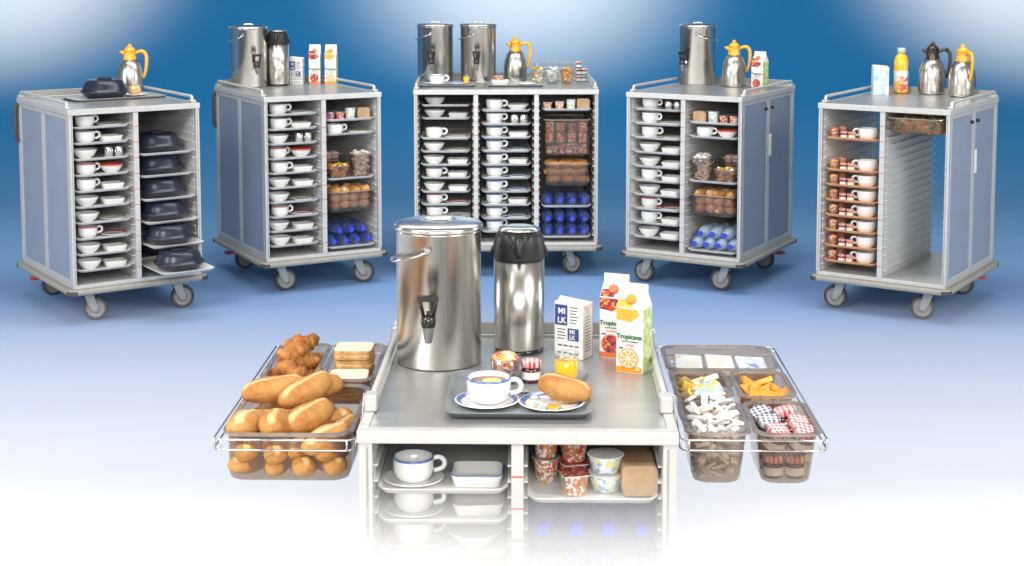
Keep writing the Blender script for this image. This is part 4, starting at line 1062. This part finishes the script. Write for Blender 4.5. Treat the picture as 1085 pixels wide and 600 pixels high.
put('juice_glass', W(6, .126, -.085, zt), 'glass of orange juice behind the long roll, front tray', 'juice glass', None, 1.28)
put('spoon', W(6, .010, -.165, zt+.003, -60), 'steel spoon lying behind the cup handle, front tray', 'spoon', None, .8)

# --- hanging containers, left side
def wire_rack(x0, x1, y0, y1, z, label, hook_x):
    root = empty('wire_rack'); root.matrix_world = CM[6]
    a = B(); 
    lp = lambda zz: [(x0, y0, zz), (x1, y0, zz), (x1, y1, zz), (x0, y1, zz)]
    def rect(zz, rad=.0026):
        p = lp(zz); pts = []
        for i in range(4):
            c = Vector(p[i]); pr = Vector(p[i-1]); nx = Vector(p[(i+1) % 4]); pts += [c+(pr-c).normalized()*.02, c+(pr-c).normalized()*.006+(nx-c).normalized()*.006, c+(nx-c).normalized()*.02]
        a.tube(pts, rad, 'polished', 8, closed=True)
    rect(z); rect(z-.026)
    for x, y in ((x0, y0+.02), (x1, y0+.02), (x0+.02, y0), (x1-.02, y0), (x0, y1-.02), (x1, y1-.02)):
        a.tube([(x, y, z), (x, y, z-.026)], .003, 'polished', 6)
    a.build('wire_frame', root)
    s = 1 if hook_x > 0 else -1
    for y in (-.30, .38):
        h = B(); xe = x0 if s > 0 else x1
        h.tube([(xe, y, z), (xe-s*.006, y, z+.03), (xe-s*.012, y, H+.040), (hook_x-s*.004, y, H+.043), (hook_x-s*.018, y, H+.036)], .0035, 'polished', 8); h.build('hook', root)
    return tag(root, label, 'wire rack', 'wire racks hung on the front trolley')
wire_rack(-.765, -.408, -.415, .515, 1.187, 'wire rack holding bread containers on left of front trolley', -.376)
wire_rack(.408, .775, -.395, .515, 1.187, 'wire rack holding portion containers on right of front trolley', .376)
ZB = 1.195
put_basin(W(6, -.585, -.165, ZB-.130), .335, .455, .130, 'large smoked container of bread rolls hung left of front trolley', r=.045)
put_basin(W(6, -.668, .305, ZB-.080), .165, .41, .080, 'smoked container of croissants hung left of front trolley')
put_basin(W(6, -.497, .305, ZB-.080), .165, .41, .080, 'smoked container of toast slices hung left of front trolley')
RG = 'bread rolls in the large container of the front trolley'
tops = [('roll_a', -.672, -.075, 1.215, 12, -8, 'topmost long roll lying across rear left of large container'), ('roll_a', -.575, -.105, 1.222, 48, -12, 'roll lying diagonally on top in middle of large container'),
        ('roll_b', -.700, -.300, 1.190, 82, 8, 'pale roll at front left corner of large container'), ('roll_c', -.628, -.305, 1.193, 92, 6, 'short roll with pale slit pointing forward in large container'),
        ('roll_a', -.545, -.255, 1.195, 58, -6, 'long roll pointing to rear right near front of large container'), ('roll_b', -.485, -.335, 1.160, 55, -4, 'pale roll at front right corner of large container'),
        ('roll_c', -.560, .005, 1.200, 35, 0, 'small roll at the rear edge of large container'), ('roll_c', -.460, -.210, 1.145, 70, 0, 'low roll against the right wall of large container')]
for k_, x, y, z, rz, ry, l in tops: put(k_, W(6, x, y, z, rz, 0, ry), l+', front trolley', 'bread roll', RG)
rnd = random.Random(3)
for lz, ys in ((1.100, (-.33, -.20, -.07)), (1.138, (-.335, -.22, -.10, 0.0))):
    for a in range(4):
        for yy in ys:
            if lz > 1.11 and a == 3 and yy > -.05: continue
            put(rnd.choice(('roll_b', 'roll_c', 'roll_a')), W(6, -.690+.070*a, yy+rnd.uniform(-.01, .01), lz, rnd.uniform(60, 120), 0, rnd.uniform(-8, 8)), 'lower bread roll behind smoked wall of large container, front trolley', 'bread roll', 'lower bread rolls in the large container of the front trolley', .86)
rnd = random.Random(8)
for i, (x, y, z) in enumerate(((-.70, .14, 1.175), (-.64, .17, 1.18), (-.69, .25, 1.178), (-.64, .28, 1.18), (-.70, .36, 1.175), (-.64, .38, 1.178), (-.675, .19, 1.215), (-.655, .27, 1.222), (-.68, .33, 1.216), (-.665, .26, 1.252), (-.67, .38, 1.245))):
    put('croissant', W(6, x, y, z-.018, rnd.uniform(0, 360), rnd.uniform(-20, 20), rnd.uniform(-15, 15)), 'flaky brown croissant in the heap left of the front trolley', 'croissant', 'croissants in the left container', 1.0)
for st, (y0, n) in enumerate(((.175, 5), (.33, 7))):
    for i in range(n):
        put('toast', W(6, -.500+rnd.uniform(-.003, .003), y0+rnd.uniform(-.003, .003), ZB-.074+.0140*i+(.012 if st else 0), rnd.uniform(-4, 4)), f'toast slice, number {i+1} up in the {("front", "rear")[st]} stack left of front trolley', 'toast', 'toast slices in the left container', 1.08)
# --- right side containers
put_basin(W(6, .590, .370, ZB-.060), .335, .275, .060, 'wide flat smoked container of paper packets right of front trolley')
for i, (k_, x) in enumerate((('flat_pack', .500), ('flat_pack', .595), ('flat_pack_blue', .690))):
    put(k_, W(6, x, .360, ZB-.030, -3+2*i, 4, 3), ('white and beige paper packet at left', 'white and peach paper packet in middle', 'white and blue paper packet at right')[i]+' of flat container', 'packet', 'flat packets in the right hand container', (1, 1.45, 1))
put_basin(W(6, .508, .090, ZB-.085), .165, .270, .085, 'smoked container of wrapped butter right of front trolley', taper=.85)
put_basin(W(6, .680, .090, ZB-.085), .165, .270, .085, 'smoked container of orange cheese triangles right of front trolley', taper=.85)
rnd = random.Random(2)
for i in range(24):
    a = i % 3; b_ = (i//3) % 4; lay = i//12
    put('butter' if i % 3 else 'butter_gold', W(6, .472+.036*a+rnd.uniform(-.004, .004), .015+.046*b_, ZB-.060+.034*lay+rnd.uniform(-.004, .010), rnd.uniform(0, 180), rnd.uniform(-35, 35), rnd.uniform(-35, 35)), 'wrapped silver and gold butter portion in right hand container', 'butter', 'butter portions in the right container', 1.35)
for i in range(20):
    a = i % 3; b_ = (i//3) % 4; lay = i//12
    put('cheese', W(6, .645+.036*a, .015+.046*b_, ZB-.062+.040*lay+rnd.uniform(-.006, .014), rnd.uniform(0, 360), rnd.uniform(-55, 55), rnd.uniform(-40, 40)), 'orange wrapped cheese triangle in right hand container', 'cheese', 'cheese triangles in the right container', 1.2)
put_basin(W(6, .508, -.222, ZB-.145), .170, .295, .145, 'deep smoked container of sugar packets right of front trolley', taper=.74)
put_basin(W(6, .684, -.222, ZB-.145), .175, .295, .145, 'deep smoked container of jam jars right of front trolley', taper=.74)
for lay in range(8):
    z = ZB-.130+.020*lay; t = .70+.26*(lay+1)/8
    for a in range(4):
        for b_ in range(5):
            put(rnd.choice(('sugar', 'sugar', 'sugar', 'sugar_b')), W(6, .508+(a-1.5)*.033*t+rnd.uniform(-.005, .005), -.222+(b_-2)*.050*t+rnd.uniform(-.007, .007), z+rnd.uniform(-.006, .008), rnd.uniform(0, 180), rnd.uniform(-45, 45), rnd.uniform(-35, 35)), 'small white paper sugar packet in deep right hand container', 'sugar packet', 'sugar packets in the right container', 1.0)
for lay, z in enumerate((ZB-.140, ZB-.068)):
    for b_ in range(3):
        for a in (0, 1):
            top = lay == 1; t = (.80, 1)[lay]
            kk = ('jar_navy' if (a == 0 and b_ != 0) else 'jar_red') if top else ('jar_red' if b_ == 0 else 'jar_navy')
            put(kk, W(6, .684+(a-.5)*.068*t, -.222+(b_-1)*(.074*t), z+(rnd.uniform(0, .008) if top else 0), rnd.uniform(0, 40) if top else 0, rnd.uniform(-4, 20) if top else 0, rnd.uniform(-16, 16) if top else 0),
                ('jam jar with navy gingham lid' if kk == 'jar_navy' else 'jam jar with red gingham lid')+(' on top in deep right hand container' if top else ' low in deep right hand container'), 'jam jar', ('navy' if kk == 'jar_navy' else 'red')+(' lidded top' if top else ' lidded lower')+' jam jars in the right container', 1.45 if top else 1.35)

# ================================================================== mist volumes, added to fade the front trolley and floor to white
def mist(name, pts_yz, xw, dens, label):
    m = bpy.data.materials.new(name); m.use_nodes = True; nt = m.node_tree; nt.nodes.clear()
    o = nt.nodes.new('ShaderNodeOutputMaterial'); v = nt.nodes.new('ShaderNodeVolumePrincipled')
    v.inputs['Color'].default_value = (1, 1, 1, 1); v.inputs['Density'].default_value = dens; v.inputs['Anisotropy'].default_value = 0
    nt.links.new(v.outputs[0], o.inputs['Volume']); MT[name] = m
    g = B(); n = len(pts_yz)
    g.loft([[(-xw, y, z) for y, z in pts_yz], [(xw, y, z) for y, z in pts_yz]], name, smooth=False)
    ob = g.build(name); tag(ob, label, 'mist', None, 'stuff')
mist('fade_haze', [(1.0, -.9), (6.95, -.9), (6.95, .50), (1.0, .50)], 8, .20, 'thin added mist fading the front of the studio floor to white')
mist('fade_haze', [(.85, -.82), (6.6, -.82), (6.6, .10), (4.4, .40), (3.62, .78), (.85, .78)], 7.7, .30, 'denser added mist fading the front trolley to white')
for zt_, dn in ((.83, .8), (.77, 1.1), (.70, 2.0)):
    mist('fade_haze', [(.8+zt_*.02, -.8-zt_*.01), (4.1+zt_*.02, -.8-zt_*.01), (4.1+zt_*.02, -.19), (3.66, zt_), (.8+zt_*.02, zt_)], 7.2+zt_*.3, dn, 'dense added mist fading the foot of the front trolley to white')
